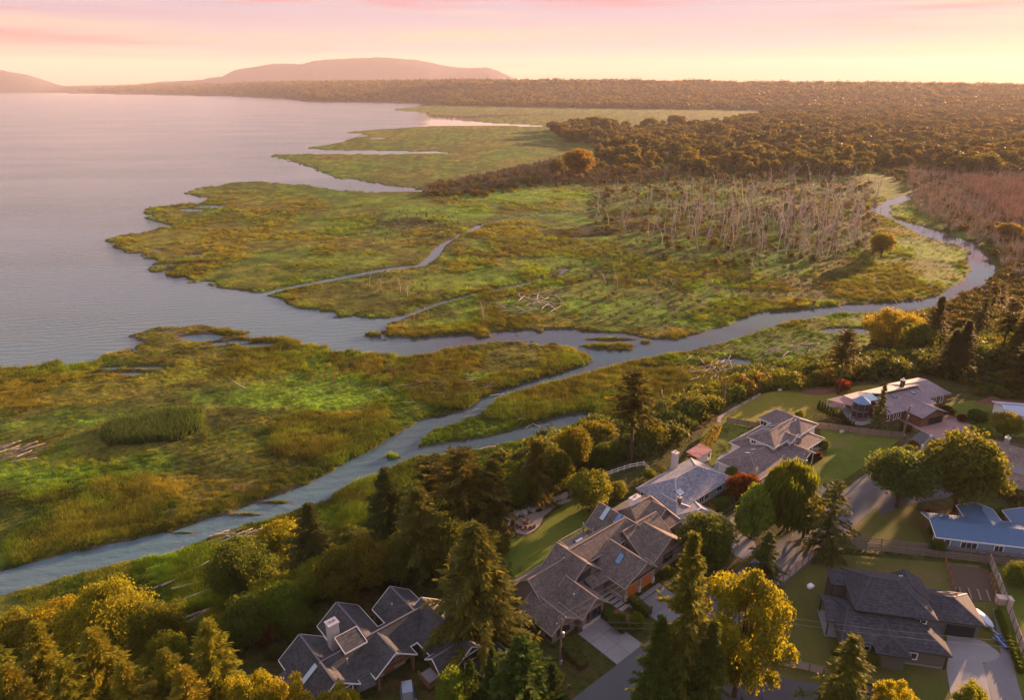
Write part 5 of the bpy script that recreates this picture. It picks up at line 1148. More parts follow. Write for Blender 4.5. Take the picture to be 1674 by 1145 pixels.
# stone edging between the lawn and the slope
wl = smooth([(822, 862), (838, 846), (862, 836), (890, 826), (915, 815), (940, 806)], 5)
for k, (u, v) in enumerate(wl):
    for q in range(2):
        x, y = G(u + random.uniform(-4, 4), v + random.uniform(-3, 3), PZ); s_ = random.uniform(.35, .7)
        tag(loft(MB(), [(-.6, .2, 0, .4), (-.3, .5, 0, .7), (.3, .45, 0, .75), (.6, .2, 0, .35)]).build('edging_stone', M_STONE, None, (x, y, PZ - .05), random.uniform(0, 6)), 'grey field stone in the edging along the back lawn', 'stone', 'stones edging the back lawn')
# ------------------------------------------------------------------ trees one can point at
LIT = {'fir': FIRS, 'light': FIRS_LIGHT, 'pine': PINES, 'cone': CONES, 'cedar': CEDAR, 'broad': BROADS, 'dome': DOMES, 'domel': DOMESL, 'shrub': SHRUBS, 'willow': WILLOWS, 'pyr': PYRAMID, 'maple': MAPLES}
NATW = {'fir': .40, 'light': .44, 'pine': .42, 'cone': .48, 'cedar': .78, 'broad': 1.0, 'dome': 1.2, 'domel': 1.2, 'shrub': 1.4, 'willow': 1.0, 'pyr': .84, 'maple': 1.0}
_cnt = [0]
def tree_at(kind, x, y, z, h, w_, label=None, group=None, tint=(1, 1, 1), name=None, cat=None, rz=None):
    ms = LIT[kind]; trk, crn = ms[_cnt[0] % len(ms)]; _cnt[0] += 1
    nm = name or {'fir': 'fir_tree', 'light': 'fir_tree', 'pine': 'pine_tree', 'cone': 'cypress_tree', 'cedar': 'cedar_tree', 'shrub': 'shrub', 'dome': 'shrub', 'willow': 'willow_tree', 'maple': 'maple_tree'}.get(kind, 'tree')
    r_ = tag(empty(nm, (x, y, z - .05), random.uniform(0, 6.28) if rz is None else rz), label, cat or ('shrub' if nm == 'shrub' else 'tree'), group)
    s_ = w_ / NATW[kind] ; r_.scale = (s_, s_, h)
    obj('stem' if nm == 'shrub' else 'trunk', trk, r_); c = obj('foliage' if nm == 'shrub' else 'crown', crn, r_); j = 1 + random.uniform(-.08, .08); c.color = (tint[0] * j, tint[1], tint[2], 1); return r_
def tree_px(kind, u, v, vt, wpx, label, group=None, tint=(1, 1, 1), z=None, **k):
    if kind == 'dome' and wpx > 80: kind = 'domel'
    if tint[0] > 1.2 and tint[1] > .6: tint = (tint[0] * .95, tint[1] * 1.0, tint[2])      # warm tints hold leaf colour and put-in sunlit gold; red eased slightly
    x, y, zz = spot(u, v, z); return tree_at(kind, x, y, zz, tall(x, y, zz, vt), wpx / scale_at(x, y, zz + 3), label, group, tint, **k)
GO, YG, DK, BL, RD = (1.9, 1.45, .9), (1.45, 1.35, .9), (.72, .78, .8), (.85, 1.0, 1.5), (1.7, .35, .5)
N1 = (1, 1, 1)
TREES = [  # gilded ones carry low sunlight as gold in their tints
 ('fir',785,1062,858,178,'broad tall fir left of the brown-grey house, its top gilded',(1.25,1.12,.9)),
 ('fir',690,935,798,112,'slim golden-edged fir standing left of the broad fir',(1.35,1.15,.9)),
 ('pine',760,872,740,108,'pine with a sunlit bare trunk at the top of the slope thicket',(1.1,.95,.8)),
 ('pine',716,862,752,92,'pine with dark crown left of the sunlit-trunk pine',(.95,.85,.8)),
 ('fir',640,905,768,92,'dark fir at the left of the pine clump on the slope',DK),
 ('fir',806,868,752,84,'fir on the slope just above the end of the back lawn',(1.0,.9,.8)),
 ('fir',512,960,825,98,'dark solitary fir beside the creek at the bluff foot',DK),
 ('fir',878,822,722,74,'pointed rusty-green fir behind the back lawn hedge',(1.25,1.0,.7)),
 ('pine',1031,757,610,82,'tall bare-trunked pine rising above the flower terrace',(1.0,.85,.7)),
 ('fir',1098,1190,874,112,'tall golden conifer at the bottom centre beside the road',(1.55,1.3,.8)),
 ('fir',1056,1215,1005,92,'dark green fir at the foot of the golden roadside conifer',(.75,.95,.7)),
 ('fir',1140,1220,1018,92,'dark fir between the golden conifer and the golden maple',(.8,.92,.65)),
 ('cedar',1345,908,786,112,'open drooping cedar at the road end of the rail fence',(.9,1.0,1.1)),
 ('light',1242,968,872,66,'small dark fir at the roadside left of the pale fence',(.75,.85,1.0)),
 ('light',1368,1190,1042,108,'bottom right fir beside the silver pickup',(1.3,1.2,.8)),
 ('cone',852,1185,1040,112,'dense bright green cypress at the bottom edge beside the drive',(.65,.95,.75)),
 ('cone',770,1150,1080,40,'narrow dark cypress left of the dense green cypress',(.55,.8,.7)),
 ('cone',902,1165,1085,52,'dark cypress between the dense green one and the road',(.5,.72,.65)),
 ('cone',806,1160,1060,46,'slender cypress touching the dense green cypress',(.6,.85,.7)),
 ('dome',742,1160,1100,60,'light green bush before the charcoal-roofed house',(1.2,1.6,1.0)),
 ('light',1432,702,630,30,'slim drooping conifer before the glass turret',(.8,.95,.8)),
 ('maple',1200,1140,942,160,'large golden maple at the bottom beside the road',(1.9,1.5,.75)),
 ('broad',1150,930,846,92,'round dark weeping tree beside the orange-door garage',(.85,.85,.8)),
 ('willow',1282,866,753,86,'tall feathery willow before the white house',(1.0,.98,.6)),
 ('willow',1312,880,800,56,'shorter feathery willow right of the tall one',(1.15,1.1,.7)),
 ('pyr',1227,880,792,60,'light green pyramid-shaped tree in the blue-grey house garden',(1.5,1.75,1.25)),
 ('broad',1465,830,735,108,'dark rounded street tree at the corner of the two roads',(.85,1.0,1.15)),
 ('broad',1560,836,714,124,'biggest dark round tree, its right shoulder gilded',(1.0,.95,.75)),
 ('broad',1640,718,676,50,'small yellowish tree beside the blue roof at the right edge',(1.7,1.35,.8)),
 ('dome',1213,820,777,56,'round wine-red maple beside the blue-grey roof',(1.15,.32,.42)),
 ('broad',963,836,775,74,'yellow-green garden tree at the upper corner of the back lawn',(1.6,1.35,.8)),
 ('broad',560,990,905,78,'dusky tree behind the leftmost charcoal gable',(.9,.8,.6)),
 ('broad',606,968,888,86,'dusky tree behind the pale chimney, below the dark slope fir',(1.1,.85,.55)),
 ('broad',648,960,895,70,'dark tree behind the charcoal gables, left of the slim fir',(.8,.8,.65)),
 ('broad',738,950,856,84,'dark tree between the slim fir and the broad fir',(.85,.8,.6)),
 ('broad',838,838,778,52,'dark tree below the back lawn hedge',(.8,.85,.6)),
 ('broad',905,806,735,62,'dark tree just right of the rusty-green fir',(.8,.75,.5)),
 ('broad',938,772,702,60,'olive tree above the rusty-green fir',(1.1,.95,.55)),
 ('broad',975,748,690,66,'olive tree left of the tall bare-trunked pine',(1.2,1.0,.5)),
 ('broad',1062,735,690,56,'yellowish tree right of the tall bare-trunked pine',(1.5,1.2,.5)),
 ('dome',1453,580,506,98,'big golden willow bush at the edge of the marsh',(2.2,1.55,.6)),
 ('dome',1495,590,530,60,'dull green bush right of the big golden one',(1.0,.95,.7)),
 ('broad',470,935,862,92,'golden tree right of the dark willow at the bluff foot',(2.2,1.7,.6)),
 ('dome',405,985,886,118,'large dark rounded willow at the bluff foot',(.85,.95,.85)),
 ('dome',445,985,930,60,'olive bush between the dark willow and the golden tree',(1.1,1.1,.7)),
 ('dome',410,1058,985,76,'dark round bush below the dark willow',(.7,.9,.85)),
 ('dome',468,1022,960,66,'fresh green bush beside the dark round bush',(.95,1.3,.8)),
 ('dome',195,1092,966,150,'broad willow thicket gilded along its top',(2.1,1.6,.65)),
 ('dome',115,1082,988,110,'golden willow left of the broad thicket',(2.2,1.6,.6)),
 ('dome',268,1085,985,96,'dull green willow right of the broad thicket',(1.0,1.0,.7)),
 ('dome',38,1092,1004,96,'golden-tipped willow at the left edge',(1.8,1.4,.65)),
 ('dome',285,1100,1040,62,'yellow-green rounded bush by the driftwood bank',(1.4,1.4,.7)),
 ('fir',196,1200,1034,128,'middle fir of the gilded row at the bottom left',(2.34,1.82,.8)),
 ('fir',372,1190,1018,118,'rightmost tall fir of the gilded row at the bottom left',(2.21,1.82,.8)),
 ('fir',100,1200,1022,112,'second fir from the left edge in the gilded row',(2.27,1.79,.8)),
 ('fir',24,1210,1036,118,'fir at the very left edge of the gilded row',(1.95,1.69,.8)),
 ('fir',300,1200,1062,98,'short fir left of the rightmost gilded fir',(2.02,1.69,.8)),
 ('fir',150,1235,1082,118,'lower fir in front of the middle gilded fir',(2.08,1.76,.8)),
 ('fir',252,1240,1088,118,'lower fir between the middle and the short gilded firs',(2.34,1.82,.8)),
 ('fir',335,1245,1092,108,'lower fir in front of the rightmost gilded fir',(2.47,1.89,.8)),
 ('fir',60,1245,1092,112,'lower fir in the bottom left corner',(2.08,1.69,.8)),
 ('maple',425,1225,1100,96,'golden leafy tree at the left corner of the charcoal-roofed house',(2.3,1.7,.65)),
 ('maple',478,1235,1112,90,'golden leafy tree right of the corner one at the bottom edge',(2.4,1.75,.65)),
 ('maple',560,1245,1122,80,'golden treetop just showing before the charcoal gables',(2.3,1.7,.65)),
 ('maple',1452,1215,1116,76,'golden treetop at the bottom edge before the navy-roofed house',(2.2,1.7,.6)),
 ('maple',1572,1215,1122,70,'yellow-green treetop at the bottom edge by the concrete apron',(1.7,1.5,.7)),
 ('pine',1370,645,543,58,'lone pine with a long bare trunk beside the red bush',(1.0,.85,.7)),
 ('dome',1376,640,622,26,'low scarlet bush at the end of the bark bed',(1.9,.28,.25)),
]
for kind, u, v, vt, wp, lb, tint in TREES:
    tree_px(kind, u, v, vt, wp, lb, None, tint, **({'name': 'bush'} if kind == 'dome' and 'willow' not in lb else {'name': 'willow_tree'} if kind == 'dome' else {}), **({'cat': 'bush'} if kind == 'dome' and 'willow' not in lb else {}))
# grove of tall conifers on the right, running on beyond the frame
gpoly = [(1500, 560), (1560, 545), (1640, 530), (1760, 520), (1900, 560), (1900, 660), (1760, 680), (1674, 655), (1600, 648), (1560, 625), (1520, 612)]
def shades(x, y, h):
    for tx, ty, tr, tz in ((63, 152, 11, 0), (52, 78, 9, 5), (97, 62, 8, 4)):
        dx, dy = x - tx, y - ty; al = dx * math.sin(SUN_AZ) + dy * math.cos(SUN_AZ); ac = abs(dx * math.cos(SUN_AZ) - dy * math.sin(SUN_AZ))
        if al > 0 and ac < tr and h - tz > al * math.tan(SUN_EL): return True
    return False
k = 0
while k < 46:
    u, v = random.uniform(1495, 1900), random.uniform(520, 690)
    if not inpoly(np.array([u]), np.array([v]), gpoly)[0]: continue
    x, y, z = spot(u, v); h = random.uniform(13, 21)
    if shades(x, y, h): continue
    kind = 'pine' if random.random() < .3 else 'fir'
    t_ = random.choice([(1.0, .85, .65), (.85, .8, .7), (1.3, 1.0, .6), (.8, .85, .75)])
    tree_at(kind, x, y, z, h, random.uniform(6.5, 9.5), 'tall %s in the dark conifer grove behind the turret house' % ('bare-trunked pine' if kind == 'pine' else 'fir'), 'grove conifers: pines' if kind == 'pine' else 'grove conifers: firs', t_); k += 1
# thicket on the bluff top behind the charcoal-roofed house
k = 0
while k < 34:
    u, v = random.uniform(430, 830), random.uniform(860, 1060)
    if not inpoly(np.array([u]), np.array([v]), [(430,1060),(440,1020),(520,972),(640,935),(720,905),(800,862),(822,880),(815,930),(760,950),(700,955),(640,962),(590,985),(520,1010),(470,1062)])[0]: continue
    x, y, z = spot(u, v); h = random.uniform(1.5, 3.6); tree_at('dome', x, y, z, h, h * random.uniform(1.0, 1.5), 'dark leafy shrub in the thicket behind the charcoal gables', 'thicket shrubs behind the charcoal gables', random.choice([(.8, .95, .65), (.95, .9, .55), (.7, .85, .7), (1.1, .9, .5)])); k += 1
# the same wood goes on along the lane outside the frame
for k in range(26):
    x, y = random.uniform(118, 215), random.uniform(95, 175)
    if x - .77 * y < 30 or shades(x, y, 12): continue
    tree_at('fir', x, y, PZ, random.uniform(8, 12.5), random.uniform(5, 7), 'fir in the wood beyond the right edge', 'firs of the wood beyond the right edge', (1, .9, .7))
# clipped cypresses, ball bushes
for k in range(13):
    u = 1338 + k * 4.6; v = 661 + k * 2.8; tree_px('cone', u, v + 9, v - 7, 7, 'small clipped cypress in the row below the paved terrace', 'clipped cypresses in a row', (.6, .8, .6))
for k in range(14):
    t_ = k / 13; u, v = 1630 + 36 * t_, 1003 + 92 * t_; tree_px('dome', u, v + 6, v - 6, 12, 'clipped ball bush in the row beside the gravel strip', 'ball bushes in a row', (1.0, 1.1, .7), name='bush', cat='bush')
GARD = [(1492,735,722,18,(1.2,.4,.5),'wine-red bush on the left gate wall'),(1553,722,706,16,(1.2,.4,.5),'wine-red bush on the right gate wall'),(1571,690,678,15,(.9,.35,.4),'dark red ball bush on the grass by the rose drive'),(1545,680,664,26,(.8,.35,.4),'dark red bush at the corner of the turret house garage'),(1600,720,696,34,(1.0,1.3,.8),'fresh green bush beside the rose drive wall'),(1596,690,672,34,(.7,.8,.7),'dark spreading bush on the far lawn'),(1332,756,738,22,(.7,.3,.35),'dark red bush beside the white house porch'),(1345,738,720,20,(.8,.9,.7),'small green bush by the white house bed'),(1040,1030,1004,24,(1.2,1.35,.8),'round yellow-green topiary by the concrete drive'),(1010,1030,1005,30,(.8,1.0,.8),'clipped green bush left of the topiary'),(1530,905,885,26,(.7,.9,.8),'dark bush at the blue house porch corner'),(1522,880,860,18,(1.2,1.3,.9),'pale green bush beside the blue porch'),(1516,845,834,12,(2.2,.35,1.6),'magenta flowering bush at the lane corner'),(1470,815,800,22,(1.0,1.0,.8),'low bush under the street tree'),(1180,835,815,26,(.9,1.0,.8),'green bush in the blue-grey house garden'),(1200,800,785,22,(.8,1.0,.8),'dark green bush at the corner of the blue-grey house'),(1212,870,845,28,(1.1,.9,.7),'brownish bush beside the garden path'),(1195,790,765,24,(.9,1.1,.8),'green shrub at the white house corner'),(1088,792,776,20,(1.5,.7,.6),'rosy bush on the flower terrace'),(1060,785,768,22,(.9,1.1,.8),'green bush on the flower terrace'),(1125,770,752,24,(.9,1.1,.8),'green bush behind the pale chimney'),(1372,1085,1060,30,(.8,.9,.7),'dark bush before the olive-grey wall'),(1425,1092,1072,26,(1.2,1.2,1.1),'pale flowering bush before the olive-grey wall'),(1665,960,925,50,(1.1,1.2,.8),'green bush behind the right garden fence'),(1005,815,790,40,(1.3,1.2,.8),'yellow-green bush below the white railing'),(1100,885,868,22,(.8,.9,.7),'dark bush behind the brown-grey gables'),(1092,948,928,24,(.75,.9,.75),'dark bush right of the orange garage doors'),(1480,705,694,20,(.7,.5,.45),'dark bush at the foot of the twin pole'),(433,1060,1035,26,(1.1,.35,.4),'dark red bush left of the charcoal gables'),(450,1075,1058,30,(.75,.6,1.1),'lavender-grey bush left of the charcoal gables'),(1240,695,688,10,(1.5,1.4,.8),'low golden bush at the sunny lawn fence'),(1305,690,672,16,(1.7,1.4,.8),'golden bush behind the white house roof'),(1228,800,776,20,(.6,.8,.7),'dark green shrub beside the wine-red maple')]
for u, v, vt, wp, tint, lb in GARD: tree_px('dome', u, v, vt, wp, lb, None, tint, name='bush', cat='bush')
# garden hedges: one clipped body each
def hedge(px, w_, h, label, tint, seed=1):
    P = [G(u, v, PZ) for u, v in px]; r = np.random.default_rng(seed); Ps, Ns = [], []
    for k in range(len(P) - 1):
        (x0, y0), (x1, y1) = P[k], P[k + 1]; L = math.hypot(x1 - x0, y1 - y0); d = np.array(((x1 - x0) / L, (y1 - y0) / L, 0)); s_ = np.array((-d[1], d[0], 0)); n = int(L * 110)
        t = r.random(n) * L; a = r.uniform(-1, 1, n); face = r.random(n)
        off = np.where(face < .45, a, np.sign(a)) * w_ / 2; zz = np.where(face < .45, h, r.random(n) * h) + r.normal(0, .07, n)
        base = np.array((x0 - P[0][0], y0 - P[0][1], 0)); Ps.append(base + d * t[:, None] + s_ * (off + r.normal(0, .06, n))[:, None] + np.array((0, 0, 1)) * zz[:, None])
        Ns.append(np.where((face < .45)[:, None], np.array((0, 0, 1.0)), s_ * np.sign(off)[:, None]) + r.normal(0, .5, (n, 3)))
    Ps, Ns = np.concatenate(Ps), np.concatenate(Ns); V, F = quads(Ps, Ns, r.normal(0, 1, Ps.shape), r.uniform(.18, .42, len(Ps)))
    root = tag(empty('hedge', (*P[0], PZ)), label, 'hedge'); c = obj('foliage', npmesh('hedge_leaves', V, F, M_LEAF), root); c.color = (*tint, 1)
    core = MB()
    for k in range(len(P) - 1): core.beam((P[k][0] - P[0][0], P[k][1] - P[0][1], h / 2 - .06), (P[k + 1][0] - P[0][0], P[k + 1][1] - P[0][1], h / 2 - .06), w_ * .8, h * .86)
    core.build('stem', M_BARK, root)
hedge([(848,838),(880,825),(910,812),(938,800)], 1.3, 1.5, 'long clipped hedge behind the back lawn', (.8, .95, .7), 2)
hedge([(975,1000),(1000,1018),(1022,1036)], 1.3, 1.1, 'clipped hedge along the concrete drive', (.75, 1.0, .7), 3)
hedge([(1030,985),(1045,997),(1062,1008)], 1.2, 1.2, 'short clipped hedge before the dark paver drive', (.75, 1.0, .7), 4)
hedge([(1140,948),(1165,930),(1185,912)], 1.3, 1.2, 'clipped hedge at the roadside before the weeping tree', (.8, 1.05, .7), 5)
hedge([(1128,760),(1145,742),(1162,722),(1172,705)], 1.8, 1.6, 'golden hedge along the bluff path', (2.0, 1.45, .6), 6)
hedge([(1612,800),(1640,812),(1680,828)], 2.2, 2.2, 'broad clipped hedge before the dusty brown roofs', (1.0, 1.0, .6), 7)
hedge([(925,1062),(940,1080),(955,1095)], 1.6, 1.0, 'low ivy hedge beside the utility pole', (.7, .85, .7), 8)
hedge([(1660,835),(1700,845)], 1.5, 1.6, 'lower hedge at the right end of the lane', (.9, .9, .6), 9)

# ------------------------------------------------------------------ shrubs on the bluff slope: the nearest 250 are things, the rest one mass
SX, SY = rng.uniform(-75, 330, 60000), rng.uniform(55, 330, 60000)
SZ, SSD, SBL = gz(SX, SY); su, sv = px_of(SX, SY, SZ)
ok = (SBL > .05) & (SBL < .985) & (su > -60) & (su < 1760) & (SSD > 1.5)
# keep the terrace, lawns and the path clear
ok &= ~inpoly(su, sv, [(800, 900), (830, 850), (935, 795), (1000, 760), (1075, 755), (1130, 740), (1180, 690), (1700, 640), (1700, 1200), (800, 1200)])
idxs = np.nonzero(ok)[0]; SLX, SLY, SLZ, SLB = SX[idxs], SY[idxs], SZ[idxs], SBL[idxs]
sel, gridset = [], {}
dist = np.hypot(SLX, SLY)
for q in range(len(idxs)):
    key = (int(SLX[q] / 3.0), int(SLY[q] / 3.0))
    if key in gridset: continue
    gridset[key] = 1; sel.append(q)
sel = np.array(sel); sel = sel[np.argsort(dist[sel])]
PAL = [((.80, .85, .6), 'olive-green'), ((.58, .72, .6), 'dark green'), ((1.0, 1.3, .8), 'fresh green'), ((1.45, 1.4, .65), 'golden'), ((1.35, .95, .55), 'rusty'), ((.8, .85, 1.0), 'grey-green')]
zone_u = px_of(SLX[sel], SLY[sel], SLZ[sel])[0]
gold = fbm(SLX[sel], SLY[sel], 16, 3, 401)
restx = []
for n_, q in enumerate(sel):
    k = 3 if gold[n_] > .62 else 4 if gold[n_] > .59 else random.choice((0, 0, 1, 1, 1, 2, 5)); tint, wd = PAL[k]
    h = random.uniform(1.8, 4.6) * (1.25 if 420 < zone_u[n_] < 1000 else 1.0)
    if n_ < 270:
        side = 'left of the back lawn' if zone_u[n_] < 840 else 'between back lawn and sunny lawn' if zone_u[n_] < 1180 else 'above the turret house'
        tree_at('shrub' if random.random() < .5 else 'dome', SLX[q], SLY[q], SLZ[q], h, h * random.uniform(.9, 1.5), '%s leafy shrub on the bluff slope %s' % (wd, side), '%s slope shrubs %s' % (wd, side), tint)
    else: restx.append((SLX[q], SLY[q], SLZ[q], h, tint))
UNDER = [broad_mesh(s, 12, 60, .17, rx=.75, bare=0, cr=.42, mat=M_LEAFI)[1] for s in (201, 202, 203)]
und = np.array([(a, b, c, h, *t_) for a, b, c, h, t_ in restx])
# undergrowth between them and under the trees
ux, uy = rng.uniform(-110, 420, 90000), rng.uniform(35, 420, 90000); uz, usd, ubl = gz(ux, uy); uu, uv = px_of(ux, uy, uz)
kp = (ubl > .03) & (usd > 1) & (((ubl < .985) & ~inpoly(uu, uv, [(820, 880), (935, 800), (1060, 757), (1180, 680), (1330, 640), (1700, 640), (1700, 1200), (800, 1200)])) | (inpoly(uu, uv, gpoly) & (uu > 1520) & (uv < 655))) & (rng.random(90000) < .75)
under = np.concatenate([und[:, :7], np.concatenate([np.stack([ux, uy, uz, rng.uniform(.7, 1.9, len(ux))], -1)[kp], np.array([PAL[k][0] for k in rng.choice([0, 1, 1, 2, 4, 5], kp.sum())])], 1)]) if len(und) else None
scatter('undergrowth', under[:, 0], under[:, 1], under[:, 2] - .1, under[:, 3], under[:, 4:7], UNDER)

# ------------------------------------------------------------------ driftwood
def log_mesh(seed, stump=False):
    r = np.random.default_rng(seed); n = 6; xs = np.linspace(-.5, .5, n); y = r.normal(0, .02, n); z = r.normal(0, .008, n)
    rad_ = np.interp(xs, [-.5, .5], [.030, .018]) * r.uniform(.85, 1.2, n); rad_[-1] *= .6
    m = MB().tube(list(zip(xs, y, z)), list(rad_), 7)
    if stump:
        for k in range(9): a = r.uniform(0, 6.28); m.tube([(-.49, 0, 0), (-.55, math.cos(a) * .09, math.sin(a) * .09), (-.56 - r.random() * .06, math.cos(a) * .17, math.sin(a) * .17)], [.014, .009, .003], 4)
    else:
        for k in range(2): p = r.uniform(-.3, .4); a = r.uniform(0, 3.1); m.tube([(p, 0, 0), (p + .05, math.cos(a) * .07, math.sin(a) * .07)], [.008, .004], 4)
    return m.mesh('driftwood_log', M_SNAG, True)
LOGS = [log_mesh(s) for s in range(5)]; STUMPS = [log_mesh(s, True) for s in (11, 12)]
def logs(n, u, v, su_, sv_, label, group, lmin=2, lmax=6, dirc=0.5, spread=.5, lift=.5):
    for k in range(n):
        x, y, z = spot(u + random.gauss(0, su_), v + random.gauss(0, sv_)); L = random.uniform(lmin, lmax)
        o = tag(obj('driftwood_log', random.choice(LOGS), None, (x, y, z + .12 + random.random() * lift), dirc + random.gauss(0, spread)), label, 'driftwood', group)
        o.scale = (L, L * .55 + 1.6, L * .55 + 1.6); o.rotation_euler.y = random.gauss(0, .06)
logs(62, 1158, 606, 24, 10, 'bleached driftwood log in the big heap beside the little pond', 'driftwood heap beside the little pond', 2, 7, .9, .35, .9)
logs(22, 1290, 571, 22, 5, 'bleached driftwood log in the strand below the golden willow', 'driftwood strand below the golden willow', 2, 7, .3, .3)
logs(46, 872, 497, 22, 9, 'grey log in the jackstraw pile in the mid marsh', 'jackstraw log pile in the mid marsh', 3, 11, .5, 1.2, 1.6)
logs(26, 330, 1018, 26, 9, 'grey drift log in the bank below the left thickets', 'drift logs below the left thickets', 3, 9, .62, .14, .6)
logs(3, 300, 950, 12, 6, 'pale weathered log lying in the bright green marsh', 'pale logs in the bright green marsh', 6, 10, .75, .1)
logs(2, 345, 958, 14, 6, 'long bleached trunk in the green marsh below the creek', 'bleached trunks below the creek', 8, 13, .6, .1)
logs(12, 30, 742, 16, 8, 'driftwood stick on the mud patch at the left edge', 'driftwood on the left mud patch', 2, 6, .8, .3)
logs(10, 395, 876, 18, 3, 'bleached log at the lower creek bank', 'bleached logs at the lower creek bank', 3, 8, .5, .3)
logs(26, 730, 628, 48, 7, 'weathered log among the reeds of the middle island', 'weathered logs on the middle island', 2, 6, .2, .5)
logs(14, 1075, 660, 12, 10, 'bleached log at the foot of the thicket', 'bleached logs at the thicket foot', 2, 5, 1.2, .5)
logs(16, 1500, 515, 12, 6, 'dark drift branch at the bend of the river', 'drift branches at the river bend', 3, 7, .6, .9)
logs(10, 820, 680, 60, 20, 'lone drift log among the creek-side reeds', 'lone drift logs by the creek', 3, 6, .6, .8)
for u, v, L, lb in ((392,632,7,'upturned tree stump on the left marsh'),(572,885,8,'white upturned root plate on the slope below the pines'),(1468,500,9,'fallen root-ended trunk at the river bend'),(905,505,8,'root-ended trunk in the jackstraw pile')):
    x, y, z = spot(u, v); o = tag(obj('driftwood_stump', random.choice(STUMPS), None, (x, y, z + .5), random.uniform(0, 3)), lb, 'driftwood'); o.scale = (L, L, L); o.rotation_euler.y = -.25

def fill_world(poly_px, n):
    """even ground cover inside a surveyed outline"""
    W = np.array([G(u, v, 1.0) for u, v in poly_px]); X, Y = [], []
    for _ in range(60):
        x = rng.uniform(W[:, 0].min(), W[:, 0].max(), n * 3); y = rng.uniform(W[:, 1].min(), W[:, 1].max(), n * 3); m = inpoly(x, y, [tuple(p) for p in W]); X.append(x[m]); Y.append(y[m])
        if sum(map(len, X)) >= n: break
    return np.concatenate(X)[:n], np.concatenate(Y)[:n]
# ------------------------------------------------------------------ dead trees standing in the marsh
SN = []
snp = [(960, 300), (1120, 292), (1280, 285), (1400, 282), (1450, 300), (1425, 360), (1440, 420), (1340, 440), (1220, 430), (1080, 405), (970, 360)]
while len(SN) < 640:
    u, v = random.uniform(950, 1450), random.uniform(275, 445)
    if not inpoly(np.array([u]), np.array([v]), snp)[0]: continue
    dens = math.exp(-(((u - 1300) / 190) ** 2 + ((v - 348) / 66) ** 2)) + .30
    if random.random() > dens: continue
    SN.append((u, v, random.uniform(6, 20) * (.62 + .38 * min(1, dens))))
for u, v, n in ((620,470,5),(655,478,5),(1155,470,6),(1185,480,5),(1070,500,4),(1020,440,3),(800,520,3),(790,530,2),(1010,470,3),(1240,440,4),(1290,470,4),(1320,420,6),(870,470,3),(1090,470,4)):
    for k in range(n): SN.append((u + random.gauss(0, 7), v + random.gauss(0, 4), random.uniform(4, 9)))
sx_, sy_ = np.array([G(u, v, .5) for u, v, h in SN]).T; sz_, ssd, _ = gz(sx_, sy_); sh_ = np.array([h for _, _, h in SN]); ok = ssd > .5
sx_, sy_, sz_, sh_ = sx_[ok], sy_[ok], sz_[ok], sh_[ok]; order = np.argsort(np.hypot(sx_, sy_) / sh_)
for n_, q in enumerate(order[:290]):
    o = tag(obj('dead_tree', SNAGS[n_ % len(SNAGS)], None, (sx_[q], sy_[q], sz_[q]), random.uniform(0, 6.28)), 'bleached leafless dead tree standing in the drowned marsh wood', 'dead tree', 'standing dead trees of the marsh'); h = sh_[q]; o.scale = (h * 1.6, h * 1.6, h); o.rotation_euler.x = random.gauss(0, .06)
q = order[290:]
SNI = [snag_mesh(s, mat=M_SNAGI) for s in range(120, 126)]
snt = np.array([(1.0, .95, .95), (.95, .78, .72), (.75, .66, .62)])[rng.integers(0, 3, len(q))]
bx_, by_ = fill_world([(1480,285),(1560,290),(1674,285),(1800,300),(1800,470),(1674,460),(1635,440),(1625,405),(1560,380),(1500,350)], 2100)
bz_, bs_, _ = gz(bx_, by_); kb = bs_ > 1.5; DW = [np.concatenate([a, b]) for a, b in ((sx_[q], bx_[kb]), (sy_[q], by_[kb]), (sz_[q], bz_[kb]), (sh_[q], rng.uniform(6, 14, kb.sum())))]
snt = np.concatenate([snt, np.array([(1.0, .84, .70), (.8, .68, .58)])[rng.integers(0, 2, kb.sum())]])
scatter('dead_wood', *DW, snt, SNI)

# ------------------------------------------------------------------ forest behind the marsh
FPOLY = [(905,222),(930,208),(1000,212),(1100,208),(1170,204),(1200,196),(1250,190),(1330,186),(1420,184),(1520,184),(1700,186),(1800,190),(1800,300),(1674,290),(1560,292),(1500,272),(1440,276),(1400,292),(1300,286),(1200,288),(1100,284),(1010,290),(950,296),(900,292),(930,270),(985,258),(1000,246),(960,236),(930,232)]
fx, fy = fill_world(FPOLY, 6200); fz, fsd, _ = gz(fx, fy); m = fsd > 3; fx, fy, fz = fx[m], fy[m], fz[m]
fu, fv = px_of(fx, fy, fz)
fh = (7 + 13 * rng.random(len(fx)) ** 1.6) * (.45 + 1.1 * fbm(fx, fy, 90, 3, 501)); near_o = np.argsort(np.hypot(fx, fy))
FT = np.array([(.85, .72, .52), (1.15, .85, .48), (.66, .60, .48), (1.45, .95, .42), (.78, .66, .55), (.95, .86, .52)])
FB = [broad_mesh(s, 26, 64, .095, rx=x_, bare=b_, cr=c_) for s, x_, b_, c_ in ((211, .52, .1, .20), (212, .38, .05, .17), (213, .60, .2, .19), (218, .45, .0, .24))]; LIT['forest'] = FB; NATW['forest'] = 1.04
FBI = [broad_mesh(s, 22, 46, .115, rx=x_, bare=b_, cr=c_, mat=M_LEAFI)[1] for s, x_, b_, c_ in ((214, .52, .1, .20), (215, .36, .05, .17), (216, .62, .2, .20), (217, .45, .0, .24))]
for q in near_o[:285]:
    tree_at('forest', fx[q], fy[q], fz[q], fh[q], fh[q] * random.uniform(.65, 1.25), 'rounded brown-green tree along the front of the far wood', 'trees along the front of the far wood', FT[random.randrange(6)], name='forest_tree')
